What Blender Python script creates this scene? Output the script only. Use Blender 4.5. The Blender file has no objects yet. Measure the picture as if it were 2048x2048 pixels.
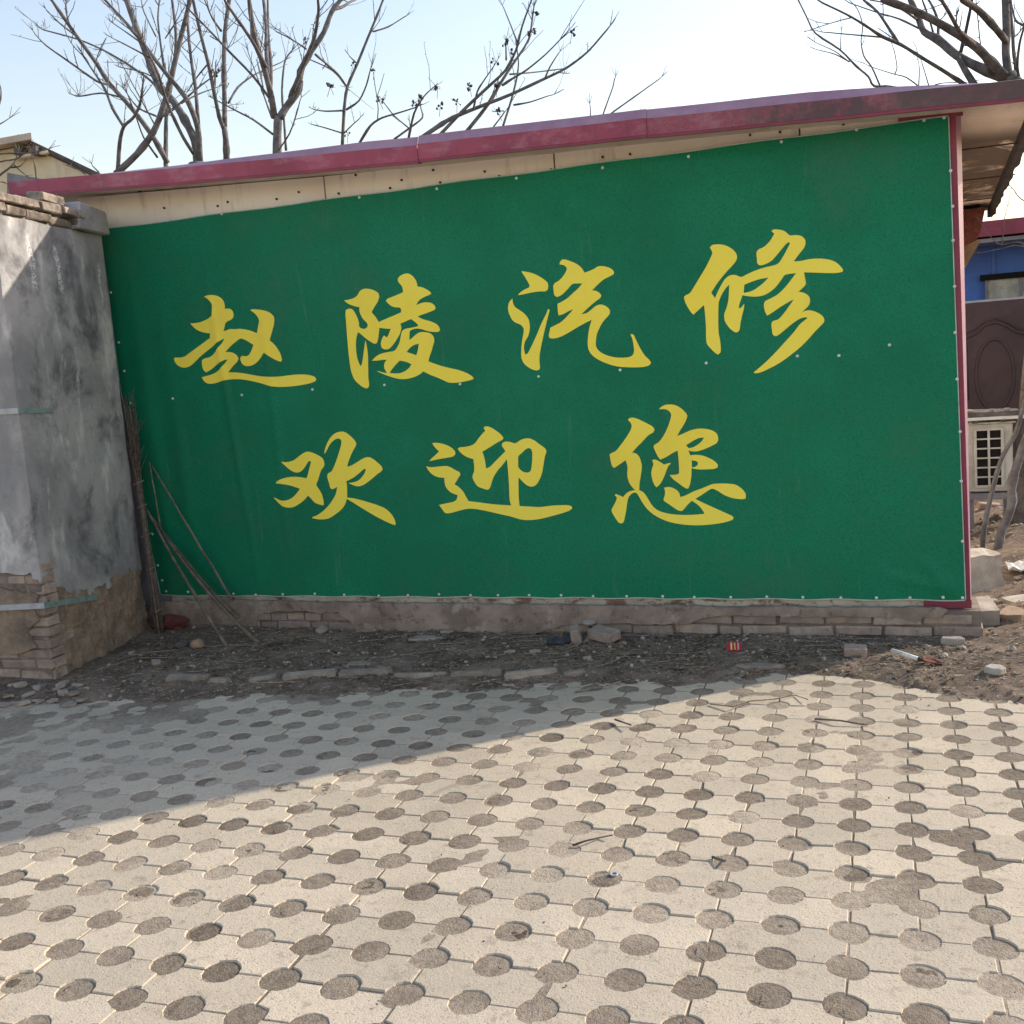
import bpy, bmesh, math, random
from mathutils import Vector, Matrix, noise
random.seed(7)
R = math.radians
scene = bpy.context.scene
col = scene.collection

# ------------------------------------------------------------------ camera
F = 2146.0                       # focal length in pixels of the 2048 px wide picture
CX = Vector((0.94321947, 0.32390831, -0.0736236))     # camera right, in world axes
CY = Vector((-0.0266013, -0.14727491, -0.98873782))   # camera down
CZ = Vector((-0.33110331, 0.93455524, -0.13029618))   # camera forward
CZ.normalize(); CX = (CX - CZ * CX.dot(CZ)).normalized(); CY = CZ.cross(CX)
EYE = Vector((0, 0, 1.6))
cam_data = bpy.data.cameras.new('camera')
cam = bpy.data.objects.new('camera', cam_data); col.objects.link(cam)
m = Matrix((CX, -CY, -CZ)).transposed().to_4x4(); m.translation = EYE
cam.matrix_world = m
cam_data.sensor_width = 36.0
cam_data.lens = 36.0 * F / 2048.0
cam_data.clip_start = 0.05
cam_data.clip_end = 2000
scene.camera = cam

# ------------------------------------------------------------------ sky, sun, exposure
SUN_AZ = math.atan2(0.747, 0.665)      # measured from +Y towards +X
SUN_EL = R(26.5)
world = bpy.data.worlds.new('World'); scene.world = world; world.use_nodes = True
wn = world.node_tree.nodes; wl = world.node_tree.links
bg = wn['Background']
sky = wn.new('ShaderNodeTexSky'); sky.sky_type = 'NISHITA'; sky.sun_disc = False
sky.sun_elevation = SUN_EL; sky.sun_rotation = SUN_AZ
sky.air_density = 1.8; sky.dust_density = 0.9; sky.ozone_density = 2.0
tint = wn.new('ShaderNodeMix'); tint.data_type = 'RGBA'; tint.blend_type = 'MULTIPLY'; tint.inputs[0].default_value = 1.0
tint.inputs[7].default_value = (1.06, 0.935, 0.99, 1)      # pale winter haze, a little less green
wl.new(sky.outputs[0], tint.inputs[6]); wl.new(tint.outputs[2], bg.inputs[0]); bg.inputs[1].default_value = 0.10
sd = bpy.data.lights.new('sun', 'SUN'); sd.energy = 2.35; sd.angle = R(0.8); sd.color = (1.0, 0.90, 0.76)
sun = bpy.data.objects.new('sun', sd); col.objects.link(sun)
sdir = Vector((math.sin(SUN_AZ) * math.cos(SUN_EL), math.cos(SUN_AZ) * math.cos(SUN_EL), math.sin(SUN_EL)))
sun.rotation_euler = sdir.to_track_quat('Z', 'Y').to_euler()
sun.location = (6, 8, 9)
vs = scene.view_settings
vs.view_transform = 'Standard'; vs.look = 'None'; vs.gamma = 1.0; vs.use_curve_mapping = False
vs.exposure = 1.36
scene.cycles.max_bounces = 6

# ------------------------------------------------------------------ helpers
def ray(px, py):
    return CX * ((px - 1024) / F) + CY * ((py - 1024) / F) + CZ
def on_z(px, py, z=0.0):
    d = ray(px, py); return EYE + d * ((z - EYE.z) / d.z)
def on_y(px, py, y):
    d = ray(px, py); return EYE + d * (y / d.y)
def on_plane(px, py, p, n):
    d = ray(px, py); return EYE + d * ((p - EYE).dot(n) / d.dot(n))
def px_of(P):
    q = Vector(P) - EYE; z = q.dot(CZ); return (q.dot(CX) / z * F + 1024, q.dot(CY) / z * F + 1024)

def lin(r, g, b):
    f = lambda c: (c / 255 / 12.92) if c / 255 <= 0.04045 else ((c / 255 + 0.055) / 1.055) ** 2.4
    return (f(r), f(g), f(b))

class MB:
    """collects geometry of one mesh"""
    def __init__(self): self.v = []; self.f = []
    def add(self, vs, fs):
        o = len(self.v); self.v += [tuple(p) for p in vs]; self.f += [tuple(i + o for i in f) for f in fs]
    def box(self, c, s, rot=None, jit=0.0):
        x, y, z = s[0] / 2, s[1] / 2, s[2] / 2
        P = [Vector((a * x, b * y, d * z)) for d in (-1, 1) for b in (-1, 1) for a in (-1, 1)]
        if jit: P = [p + Vector([random.uniform(-jit, jit) for _ in range(3)]) for p in P]
        if rot is not None: P = [rot @ p for p in P]
        c = Vector(c)
        self.add([p + c for p in P], [(0, 2, 3, 1), (4, 5, 7, 6), (0, 1, 5, 4), (2, 6, 7, 3), (0, 4, 6, 2), (1, 3, 7, 5)])
    def hexa(self, P):
        """P: 4 front corners then 4 back corners, same order"""
        self.add(P, [(0, 1, 2, 3), (7, 6, 5, 4), (0, 4, 5, 1), (1, 5, 6, 2), (2, 6, 7, 3), (3, 7, 4, 0)])
    def tube(self, pts, rad, n=6, cap=True):
        pts = [Vector(p) for p in pts]
        if not hasattr(rad, '__len__'): rad = [rad] * len(pts)
        vs = []; up = None
        for i, p in enumerate(pts):
            t = (pts[min(i + 1, len(pts) - 1)] - pts[max(i - 1, 0)])
            if t.length < 1e-9: t = Vector((0, 0, 1))
            t.normalize()
            if up is None:
                up = t.orthogonal().normalized()
            up = (up - t * up.dot(t))
            if up.length < 1e-6: up = t.orthogonal()
            up.normalize(); sd_ = t.cross(up)
            for k in range(n):
                a = 2 * math.pi * k / n
                vs.append(p + (up * math.cos(a) + sd_ * math.sin(a)) * rad[i])
        fs = []
        for i in range(len(pts) - 1):
            for k in range(n):
                a, b = i * n + k, i * n + (k + 1) % n
                fs.append((a, b, b + n, a + n))
        if cap:
            fs.append(tuple(range(n - 1, -1, -1))); fs.append(tuple(range((len(pts) - 1) * n, len(pts) * n)))
        self.add(vs, fs)
    def mesh(self, name):
        me = bpy.data.meshes.new(name); me.from_pydata(self.v, [], self.f); me.update(); return me
    def build(self, name, mat, parent=None, smooth=False, bevel=0):
        me = self.mesh(name)
        bm = bmesh.new(); bm.from_mesh(me)
        bmesh.ops.recalc_face_normals(bm, faces=bm.faces)
        if bevel:
            bmesh.ops.bevel(bm, geom=list(bm.edges), offset=bevel, segments=1, affect='EDGES', profile=0.5)
        bm.to_mesh(me); bm.free()
        return obj(name, me, mat, parent, smooth)

def obj(name, me, mat, parent=None, smooth=False):
    o = bpy.data.objects.new(name, me); col.objects.link(o)
    if mat is not None and len(me.materials) == 0: me.materials.append(mat)
    if smooth:
        for p in me.polygons: p.use_smooth = True
    if parent is not None: o.parent = parent
    return o
def tag(o, label=None, cat=None, group=None, kind=None):
    if label: o['label'] = label
    if cat: o['category'] = cat
    if group: o['group'] = group
    if kind: o['kind'] = kind
    return o
def empty(name, loc=(0, 0, 0), **kw):
    o = bpy.data.objects.new(name, None); col.objects.link(o); o.empty_display_size = 0.1
    tag(o, **kw); return o     # kept at the world origin so that children may use world coordinates
def nz(x, y=0.0, z=0.0): return noise.noise(Vector((x, y, z)))
def fbm(x, y, z=0.0, o=4): return noise.fractal(Vector((x, y, z)), 1.0, 2.0, o)
def lerp_pts(pts, x):
    if x <= pts[0][0]: return pts[0][1]
    for (a, b), (c, d) in zip(pts, pts[1:]):
        if x <= c: return b + (d - b) * (x - a) / (c - a)
    return pts[-1][1]

# ------------------------------------------------------------------ materials
def nmat(name): 
    m = bpy.data.materials.new(name); m.use_nodes = True
    return m, m.node_tree.nodes, m.node_tree.links, m.node_tree.nodes['Principled BSDF']
def mix(n, l, fac, a, b, mode='MIX'):
    x = n.new('ShaderNodeMix'); x.data_type = 'RGBA'; x.blend_type = mode
    for s, v in ((x.inputs[0], fac), (x.inputs[6], a), (x.inputs[7], b)):
        if isinstance(v, (int, float)): s.default_value = v
        elif isinstance(v, tuple): s.default_value = (*v, 1) if len(v) == 3 else v
        else: l.new(v, s)
    return x.outputs[2]
def ramp(n, l, src, a, b, va=0.0, vb=1.0):
    x = n.new('ShaderNodeMapRange'); x.interpolation_type = 'SMOOTHSTEP'
    x.inputs[1].default_value = a; x.inputs[2].default_value = b; x.inputs[3].default_value = va; x.inputs[4].default_value = vb
    l.new(src, x.inputs[0]); return x.outputs[0]
def tex(n, l, vec, scale, detail=5, rough=0.6, kind='noise', dist=0.0, stretch=None):
    if stretch:
        mp = n.new('ShaderNodeMapping'); mp.inputs[3].default_value = stretch; l.new(vec, mp.inputs[0]); vec = mp.outputs[0]
    if kind == 'noise':
        detail = min(detail, 3 if scale > 50 else (4 if scale > 15 else 5)); t = n.new('ShaderNodeTexNoise'); t.inputs['Scale'].default_value = scale; t.inputs['Detail'].default_value = detail
        t.inputs['Roughness'].default_value = rough; t.inputs['Distortion'].default_value = dist
        l.new(vec, t.inputs['Vector']); return t.outputs[0]
    t = n.new('ShaderNodeTexVoronoi'); t.inputs['Scale'].default_value = scale; l.new(vec, t.inputs['Vector'])
    if kind == 'edge': t.feature = 'DISTANCE_TO_EDGE'
    return t.outputs[0]
def pos(n): 
    return n.new('ShaderNodeNewGeometry').outputs['Position']
def bump(n, l, bsdf, h, strength=0.5, dist=0.01, prev=None):
    b = n.new('ShaderNodeBump'); b.inputs['Strength'].default_value = strength; b.inputs['Distance'].default_value = dist
    l.new(h, b.inputs['Height'])
    if prev is not None: l.new(prev, b.inputs['Normal'])
    l.new(b.outputs[0], bsdf.inputs['Normal']); return b.outputs[0]

def basic(name, a, b=None, scale=6.0, rough=0.85, bs=60.0, bst=0.4, bd=0.006, spec=0.3, vary=0.0, layers=(), lo=0.35, hi=0.65, coords='world'):
    """two-tone noise colour, optional stain layers (colour, scale, low, high, strength, stretch), fine relief"""
    m, n, l, p = nmat(name)
    P = pos(n) if coords == 'world' else n.new('ShaderNodeTexCoord').outputs['Object']
    b = b or tuple(c * 0.8 for c in a)
    c = mix(n, l, ramp(n, l, tex(n, l, P, scale, 6, 0.65), lo, hi), a, b)
    for L in layers:
        colr, sc, lo_, hi_, st = L[:5]; stv = L[5] if len(L) > 5 else None
        c = mix(n, l, ramp(n, l, tex(n, l, P, sc, 7, 0.68, stretch=stv), lo_, hi_, 0, st), c, colr)
    if vary:
        oi = n.new('ShaderNodeObjectInfo').outputs['Random']
        c = mix(n, l, 1.0, c, (1, 1, 1), 'MULTIPLY') if False else c
        hs = n.new('ShaderNodeHueSaturation'); l.new(c, hs.inputs['Color'])
        l.new(ramp(n, l, oi, 0, 1, 1 - vary, 1 + vary), hs.inputs['Value']); c = hs.outputs[0]
    l.new(c, p.inputs['Base Color']); p.inputs['Roughness'].default_value = rough
    p.inputs['Specular IOR Level'].default_value = spec
    if bst: bump(n, l, p, tex(n, l, P, bs, 6, 0.7), bst, bd)
    return m

M = {}
M['soil'] = basic('dark_soil', lin(138, 121, 105), lin(100, 87, 76), 3.5, 0.95, 130, 0.9, 0.012, 0.1,
                  layers=[(lin(172, 158, 142), 30, 0.55, 0.66, 0.8), (lin(78, 68, 60), 9, 0.55, 0.72, 0.7), (lin(180, 170, 155), 90, 0.60, 0.70, 0.6)])
M['brick'] = basic('old_brick', lin(166, 148, 135), lin(142, 127, 117), 14, 0.95, 160, 0.7, 0.004, 0.1, vary=0.16,
                   layers=[(lin(150, 140, 130), 9, 0.5, 0.7, 0.6), (lin(95, 80, 72), 40, 0.58, 0.7, 0.5)])
M['mortar'] = basic('crumbling_mortar', lin(138, 127, 116), lin(110, 100, 92), 12, 0.97, 120, 0.8, 0.008, 0.1)
M['plaster'] = basic('weathered_plinth_plaster', lin(160, 144, 131), lin(130, 116, 105), 4, 0.95, 90, 0.6, 0.005, 0.1,
                     layers=[(lin(176, 164, 150), 6, 0.54, 0.64, 0.7), (lin(92, 82, 75), 14, 0.54, 0.68, 0.7), (lin(104, 90, 80), 3, 0.55, 0.66, 0.6)])
M['mud'] = basic('mud_plaster', lin(164, 144, 124), lin(138, 120, 104), 7, 0.97, 110, 0.9, 0.010, 0.1,
                 layers=[(lin(158, 146, 128), 30, 0.56, 0.68, 0.6), (lin(98, 90, 82), 3.0, 0.5, 0.66, 0.5)])
M['concrete'] = basic('broken_concrete', lin(184, 175, 163), lin(160, 151, 140), 10, 0.95, 120, 0.8, 0.006, 0.1, vary=0.12)
M['flake'] = basic('mortar_flake', lin(164, 152, 138), lin(140, 129, 117), 14, 0.95, 150, 0.6, 0.004, 0.1, vary=0.15)
M['twig'] = basic('dry_twig', lin(166, 150, 130), lin(112, 100, 87), 30, 0.9, 200, 0.3, 0.002, 0.1)
M['stalk'] = basic('grey_stalk', lin(122, 110, 99), lin(92, 81, 73), 40, 0.9, 200, 0.4, 0.002, 0.1, vary=0.25)
M['leaf'] = basic('dead_leaf', lin(132, 116, 96), lin(96, 84, 70), 40, 0.9, 200, 0.3, 0.002, 0.1)
M['pebble'] = basic('pebble', lin(180, 169, 154), lin(126, 114, 102), 25, 0.9, 200, 0.3, 0.002, 0.15)
M['bark'] = basic('grey_bark', lin(124, 121, 121), lin(94, 91, 91), 9, 0.95, 70, 0.6, 0.008, 0.1,
                  layers=[(lin(84, 76, 70), 20, 0.56, 0.7, 0.6)])
M['bark_dark'] = basic('dark_bark', lin(116, 110, 106), lin(86, 80, 77), 9, 0.95, 60, 0.8, 0.012, 0.1,
                       layers=[(lin(60, 53, 49), 14, 0.55, 0.7, 0.6)])
M['pod'] = basic('seed_pod', lin(84, 72, 64), lin(60, 52, 48), 20, 0.9)
M['blue'] = basic('blue_sheet', lin(78, 122, 210), lin(68, 108, 194), 2, 0.6, 30, 0.1, 0.002, 0.4,
                  layers=[(lin(104, 136, 196), 5, 0.5, 0.75, 0.5, (1, 1, 0.15))])
M['maroon'] = basic('maroon_flashing', lin(142, 58, 78), lin(122, 48, 66), 3, 0.5, 40, 0.1, 0.002, 0.4,
                    layers=[(lin(150, 90, 110), 6, 0.5, 0.75, 0.4)])
M['curtain'] = basic('pale_curtain', lin(196, 196, 186), lin(160, 160, 152), 6, 0.9, 20, 0.4, 0.01)
M['door'] = basic('brown_door', lin(84, 62, 62), lin(72, 53, 53), 3, 0.55, 40, 0.15, 0.003, 0.4,
                  layers=[(lin(104, 88, 84), 7, 0.55, 0.75, 0.35)])
M['ac'] = basic('cream_casing', lin(206, 203, 194), lin(184, 180, 170), 5, 0.6, 40, 0.1, 0.002, 0.4,
                layers=[(lin(130, 112, 92), 9, 0.56, 0.75, 0.5, (1, 1, 0.3))])
M['black'] = basic('dark_void', lin(30, 28, 27), lin(22, 21, 20), 4, 0.9, 30, 0.1)
M['cream'] = basic('cream_render', lin(226, 214, 184), lin(210, 196, 164), 1.5, 0.9, 40, 0.2, 0.004, 0.2,
                   layers=[(lin(170, 158, 134), 2.5, 0.55, 0.75, 0.4, (1, 1, 0.3))])
M['roof_tile'] = basic('dark_tile', lin(112, 104, 102), lin(80, 74, 73), 3, 0.9, 20, 0.4, 0.02)
M['metal'] = basic('galvanised_strap', lin(176, 178, 180), lin(150, 153, 156), 12, 0.45, 60, 0.15, 0.002, 0.5)
M['white'] = basic('white_plastic', lin(226, 224, 218), lin(204, 202, 196), 12, 0.6, 30, 0.2, 0.003, 0.4)
M['screw'] = basic('pale_screw', lin(222, 226, 224), lin(190, 196, 192), 30, 0.4, 60, 0.1, 0.001, 0.5)
M['hem'] = basic('pale_hem', lin(190, 200, 192), lin(160, 172, 164), 12, 0.7, 60, 0.1, 0.001, 0.3)
M['grey_trim'] = basic('lilac_grey_trim', lin(140, 136, 142), lin(122, 118, 124), 3, 0.6, 60, 0.15, 0.002, 0.3,
                       layers=[(lin(100, 95, 96), 6, 0.52, 0.72, 0.6, (1, 1, 0.3))])
M['rust'] = basic('rusty_screw', lin(96, 70, 54), lin(70, 50, 40), 30, 0.9)
M['red'] = basic('dull_red_sack', lin(122, 66, 58), lin(92, 52, 47), 12, 0.8, 50, 0.5, 0.006)
M['darkcloth'] = basic('blue_black_rubber', lin(66, 72, 80), lin(42, 46, 52), 14, 0.65, 60, 0.4, 0.004, 0.4)
M['stone'] = basic('tan_stone', lin(158, 130, 108), lin(132, 110, 93), 16, 0.85, 80, 0.3, 0.003)
M['trowel'] = basic('rusty_red_blade', lin(122, 62, 50), lin(92, 50, 42), 20, 0.7, 60, 0.4, 0.003)

# dusty concrete pavers
def paver_mat():
    m, n, l, p = nmat('dusty_paver'); P = pos(n)
    c = mix(n, l, ramp(n, l, tex(n, l, P, 1.3, 5, 0.6), 0.35, 0.65), lin(195, 181, 159), lin(183, 171, 152))
    c = mix(n, l, ramp(n, l, tex(n, l, P, 7, 6, 0.65, stretch=(0.6, 1.6, 1)), 0.45, 0.7, 0, 0.45), c, lin(196, 182, 162))
    c = mix(n, l, ramp(n, l, tex(n, l, P, 16, 7, 0.7), 0.54, 0.72, 0, 0.6), c, lin(146, 132, 115))
    c = mix(n, l, ramp(n, l, tex(n, l, P, 0.9, 5, 0.7), 0.52, 0.74, 0, 0.5), c, lin(158, 143, 124))
    c = mix(n, l, ramp(n, l, tex(n, l, P, 3.5, 5, 0.75, dist=0.6), 0.60, 0.72, 0, 0.5), c, lin(132, 120, 107))
    c = mix(n, l, ramp(n, l, tex(n, l, P, 130, 4, 0.7), 0.58, 0.67, 0, 0.7), c, lin(116, 104, 92))
    oi = n.new('ShaderNodeObjectInfo').outputs['Random']
    hs = n.new('ShaderNodeHueSaturation'); l.new(c, hs.inputs['Color']); l.new(ramp(n, l, oi, 0, 1, 0.90, 1.06), hs.inputs['Value'])
    l.new(hs.outputs[0], p.inputs['Base Color']); p.inputs['Roughness'].default_value = 0.95
    p.inputs['Specular IOR Level'].default_value = 0.1
    b1 = bump(n, l, p, tex(n, l, P, 150, 6, 0.75), 0.55, 0.004)
    b2 = bump(n, l, p, tex(n, l, P, 28, 5, 0.65), 0.4, 0.006, b1)
    v = tex(n, l, P, 60, kind='voronoi'); bump(n, l, p, ramp(n, l, v, 0.06, 0.22), 0.35, 0.003, b2)
    return m
M['paver'] = paver_mat()
def fill_mat():
    m, n, l, p = nmat('packed_soil'); P = pos(n)
    at = n.new('ShaderNodeAttribute'); at.attribute_name = 'dust'
    c = mix(n, l, ramp(n, l, tex(n, l, P, 40, 6, 0.7), 0.35, 0.65), lin(86, 74, 63), lin(66, 56, 48))
    c2 = mix(n, l, ramp(n, l, tex(n, l, P, 40, 6, 0.7), 0.4, 0.65), lin(182, 168, 149), lin(160, 146, 129))
    c = mix(n, l, at.outputs['Fac'], c, c2)
    c = mix(n, l, ramp(n, l, tex(n, l, P, 160, 3, 0.6), 0.64, 0.70, 0, 0.7), c, lin(180, 168, 150))
    l.new(c, p.inputs['Base Color']); p.inputs['Roughness'].default_value = 0.97; p.inputs['Specular IOR Level'].default_value = 0.08
    bump(n, l, p, tex(n, l, P, 120, 6, 0.75), 0.9, 0.008)
    return m
M['fill'] = fill_mat()

# printed banner cloth
def cloth_mat(name, a, b, spk, st):
    m, n, l, p = nmat(name); P = pos(n)
    c = mix(n, l, ramp(n, l, tex(n, l, P, 2.2, 5, 0.6), 0.3, 0.7), a, b)
    c = mix(n, l, ramp(n, l, tex(n, l, P, 110, 3, 0.8), 0.46, 0.66, 0, st), c, spk)
    c = mix(n, l, ramp(n, l, tex(n, l, P, 1.1, 6, 0.7), 0.5, 0.8, 0, 0.10), c, lin(150, 158, 146))
    c = mix(n, l, ramp(n, l, tex(n, l, P, 5, 8, 0.75, stretch=(3, 1, 0.25)), 0.60, 0.8, 0, 0.16), c, lin(150, 156, 146))
    l.new(c, p.inputs['Base Color']); p.inputs['Roughness'].default_value = 0.6; p.inputs['Specular IOR Level'].default_value = 0.2
    w = n.new('ShaderNodeTexWave'); w.inputs['Scale'].default_value = 90; l.new(P, w.inputs[0])
    bump(n, l, p, tex(n, l, P, 120, 4, 0.7), 0.15, 0.002)
    return m
M['green'] = cloth_mat('green_vinyl', lin(18, 128, 92), lin(12, 116, 82), lin(6, 88, 66), 0.6)
M['yellow'] = cloth_mat('yellow_print', lin(255, 236, 92), lin(255, 231, 80), lin(246, 216, 80), 0.22)

def panel_mat():
    m, n, l, p = nmat('cream_panel'); P = pos(n)
    c = mix(n, l, ramp(n, l, tex(n, l, P, 1.6, 5, 0.6), 0.35, 0.65), lin(238, 229, 216), lin(226, 215, 201))
    c = mix(n, l, ramp(n, l, tex(n, l, P, 5, 7, 0.7, stretch=(3, 1, 0.4)), 0.52, 0.75, 0, 0.5), c, lin(150, 134, 114))
    l.new(c, p.inputs['Base Color']); p.inputs['Roughness'].default_value = 0.55
    bump(n, l, p, tex(n, l, P, 14, 3, 0.5), 0.1, 0.004)
    return m
M['panel'] = panel_mat()
def soffit_mat():
    m, n, l, p = nmat('stained_soffit'); P = pos(n)
    c = mix(n, l, ramp(n, l, tex(n, l, P, 3, 5, 0.6), 0.35, 0.65), lin(226, 208, 194), lin(210, 190, 174))
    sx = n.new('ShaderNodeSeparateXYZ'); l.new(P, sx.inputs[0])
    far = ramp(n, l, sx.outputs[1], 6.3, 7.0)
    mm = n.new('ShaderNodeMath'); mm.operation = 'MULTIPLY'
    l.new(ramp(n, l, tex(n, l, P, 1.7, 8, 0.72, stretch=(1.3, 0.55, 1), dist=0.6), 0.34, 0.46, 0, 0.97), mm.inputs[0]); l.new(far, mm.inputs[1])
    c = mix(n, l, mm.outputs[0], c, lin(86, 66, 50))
    c = mix(n, l, ramp(n, l, tex(n, l, P, 5, 6, 0.7), 0.56, 0.7, 0, 0.6), c, lin(150, 116, 74))
    l.new(c, p.inputs['Base Color']); p.inputs['Roughness'].default_value = 0.7
    return m
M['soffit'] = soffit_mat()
def fascia_mat():
    m, n, l, p = nmat('weathered_maroon_fascia'); P = pos(n)
    c = mix(n, l, ramp(n, l, tex(n, l, P, 3, 5, 0.6), 0.35, 0.65), lin(164, 70, 96), lin(142, 56, 80))
    c = mix(n, l, ramp(n, l, tex(n, l, P, 4, 6, 0.7, stretch=(1, 1, 2)), 0.48, 0.68, 0, 0.6), c, lin(172, 118, 132))
    c = mix(n, l, ramp(n, l, tex(n, l, P, 7, 5, 0.75, stretch=(2.2, 1, 0.35)), 0.55, 0.70, 0, 0.55), c, lin(96, 60, 66))
    sx = n.new('ShaderNodeSeparateXYZ'); l.new(P, sx.inputs[0])
    old = ramp(n, l, sx.outputs[0], -1.15, -1.12)                  # the right-hand length is older and mouldy
    mm = n.new('ShaderNodeMath'); mm.operation = 'MULTIPLY'; l.new(old, mm.inputs[0])
    l.new(ramp(n, l, tex(n, l, P, 60, 5, 0.8), 0.42, 0.62, 0, 0.55), mm.inputs[1])
    c = mix(n, l, mm.outputs[0], c, lin(132, 104, 108))
    blot = n.new('ShaderNodeMath'); blot.operation = 'MULTIPLY'; l.new(ramp(n, l, sx.outputs[0], -0.75, -0.5), blot.inputs[0])
    l.new(ramp(n, l, tex(n, l, P, 2.2, 7, 0.75), 0.36, 0.56, 0, 0.92), blot.inputs[1])
    c = mix(n, l, blot.outputs[0], c, lin(78, 62, 64))
    far = n.new('ShaderNodeMath'); far.operation = 'MULTIPLY'; l.new(ramp(n, l, sx.outputs[0], 0.02, 0.12), far.inputs[0]); l.new(ramp(n, l, tex(n, l, P, 6, 5, 0.75), 0.30, 0.55, 0.45, 0.95), far.inputs[1])
    c = mix(n, l, far.outputs[0], c, lin(84, 68, 68))
    l.new(c, p.inputs['Base Color']); p.inputs['Roughness'].default_value = 0.55
    bump(n, l, p, tex(n, l, P, 9, 4, 0.6), 0.3, 0.006)
    return m
M['fascia'] = fascia_mat()
M['fascia_top'] = basic('lit_flashing', lin(170, 136, 154), lin(154, 118, 138), 4, 0.4, 30, 0.1, 0.002, 0.5)  # paler maroon: sky and sun light on fold and return put into the colour

def stucco_mat():
    m, n, l, p = nmat('grey_cement_stucco'); P = pos(n)
    c = mix(n, l, ramp(n, l, tex(n, l, P, 2.4, 7, 0.62, dist=0.4), 0.36, 0.66), lin(142, 140, 140), lin(176, 172, 170))
    c = mix(n, l, ramp(n, l, tex(n, l, P, 1.9, 6, 0.66, dist=0.3), 0.50, 0.66, 0, 0.8), c, lin(86, 84, 86))
    c = mix(n, l, ramp(n, l, tex(n, l, P, 2.6, 6, 0.66, stretch=(1.5, 1.5, 0.7), dist=0.3), 0.55, 0.70, 0, 0.8), c, lin(214, 210, 205))
    # white lime runs
    sx = n.new('ShaderNodeSeparateXYZ'); l.new(P, sx.inputs[0])
    crust = ramp(n, l, tex(n, l, P, 70, 5, 0.8), 0.44, 0.56)
    wob = n.new('ShaderNodeMath'); wob.operation = 'MULTIPLY_ADD'; l.new(tex(n, l, P, 5, 3, 0.5), wob.inputs[0]); wob.inputs[1].default_value = 0.12; l.new(sx.outputs[1], wob.inputs[2])
    for yc, zlo, zhi, wd in ((5.10, 2.25, 2.60, 0.030), (5.38, 2.25, 2.56, 0.020), (5.85, 2.2, 2.5, 0.015), (5.93, 1.55, 1.78, 0.012)):
        d = n.new('ShaderNodeMath'); d.operation = 'SUBTRACT'; l.new(wob.outputs[0], d.inputs[0]); d.inputs[1].default_value = yc + 0.06
        a = n.new('ShaderNodeMath'); a.operation = 'ABSOLUTE'; l.new(d.outputs[0], a.inputs[0])
        f = n.new('ShaderNodeMath'); f.operation = 'MULTIPLY'; l.new(ramp(n, l, a.outputs[0], wd * 0.4, wd * 1.3, 1, 0), f.inputs[0]); l.new(ramp(n, l, sx.outputs[2], zlo, zlo + 0.05), f.inputs[1])
        g = n.new('ShaderNodeMath'); g.operation = 'MULTIPLY'; l.new(f.outputs[0], g.inputs[0]); l.new(ramp(n, l, sx.outputs[2], zhi - 0.04, zhi, 1, 0), g.inputs[1])
        h = n.new('ShaderNodeMath'); h.operation = 'MULTIPLY'; l.new(g.outputs[0], h.inputs[0]); l.new(crust, h.inputs[1])
        c = mix(n, l, h.outputs[0], c, lin(218, 214, 210))
    c = mix(n, l, ramp(n, l, tex(n, l, P, 24, 7, 0.7), 0.56, 0.74, 0, 0.45), c, lin(96, 94, 94))
    l.new(c, p.inputs['Base Color']); p.inputs['Roughness'].default_value = 0.9; p.inputs['Specular IOR Level'].default_value = 0.15
    b1 = bump(n, l, p, tex(n, l, P, 90, 6, 0.75), 0.3, 0.004)
    bump(n, l, p, tex(n, l, P, 7, 5, 0.6), 0.35, 0.02, b1)
    return m
M['stucco'] = stucco_mat()

# ================================================================== SETTING: ground, verge, paving
def make_plane(name, x0, x1, y0, y1, z, mat):
    mb = MB(); mb.add([(x0, y0, z), (x1, y0, z), (x1, y1, z), (x0, y1, z)], [(0, 1, 2, 3)]); return mb.build(name, mat)
tag(make_plane('ground', -600, 600, -300, 900, -0.075, M['soil']), kind='structure')

# far edge of the paving, where the soil of the verge laps over it
EDGE = [(-7.0, 4.0), (-4.6, 4.42), (-4.1, 4.50), (-3.6, 4.58), (-2.6, 4.78), (-1.9, 4.98), (-1.3, 5.05), (-0.8, 5.17), (-0.35, 5.36), (-0.1, 5.27), (0.2, 5.08), (0.45, 4.98), (0.9, 4.85), (2.5, 4.6)]
def soil_h(x, y):
    e = lerp_pts(EDGE, x) + 0.07 * fbm(x * 2.3, y * 2.3, 3.1) + 0.035 * fbm(x * 9, y * 9, 1.0)
    s = (y - e) / 0.30
    t = max(-1.0, min(1.0, s)); h = -0.004 + (0.030 * (t * (2 - t)) if t > 0 else 0.05 * t)
    if y > e:
        h += 0.012 * fbm(x * 4, y * 4, 0.5) + 0.010 * fbm(x * 14, y * 14, 2.0, 3)
        h += 0.05 * max(0, min(1, (y - 5.75) / 0.35)) * max(0, min(1, (-3.4 - x) / 1.0))        # litter banked up in the corner
    # heap of rubble and earth to the right of the shed
    k = max(0.0, min(1.0, (x - 0.35) / 0.5)) * max(0.0, min(1.0, (y - 5.2) / 1.2))
    h += k * (0.05 + 0.05 * fbm(x * 3, y * 3, 7.0) + 0.03 * fbm(x * 11, y * 11, 4.0))
    h += 0.10 * max(0.0, min(1.0, (y - 7.0) / 3.0)) * max(0.0, min(1.0, (x - 0.2) / 0.6))
    return h
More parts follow.
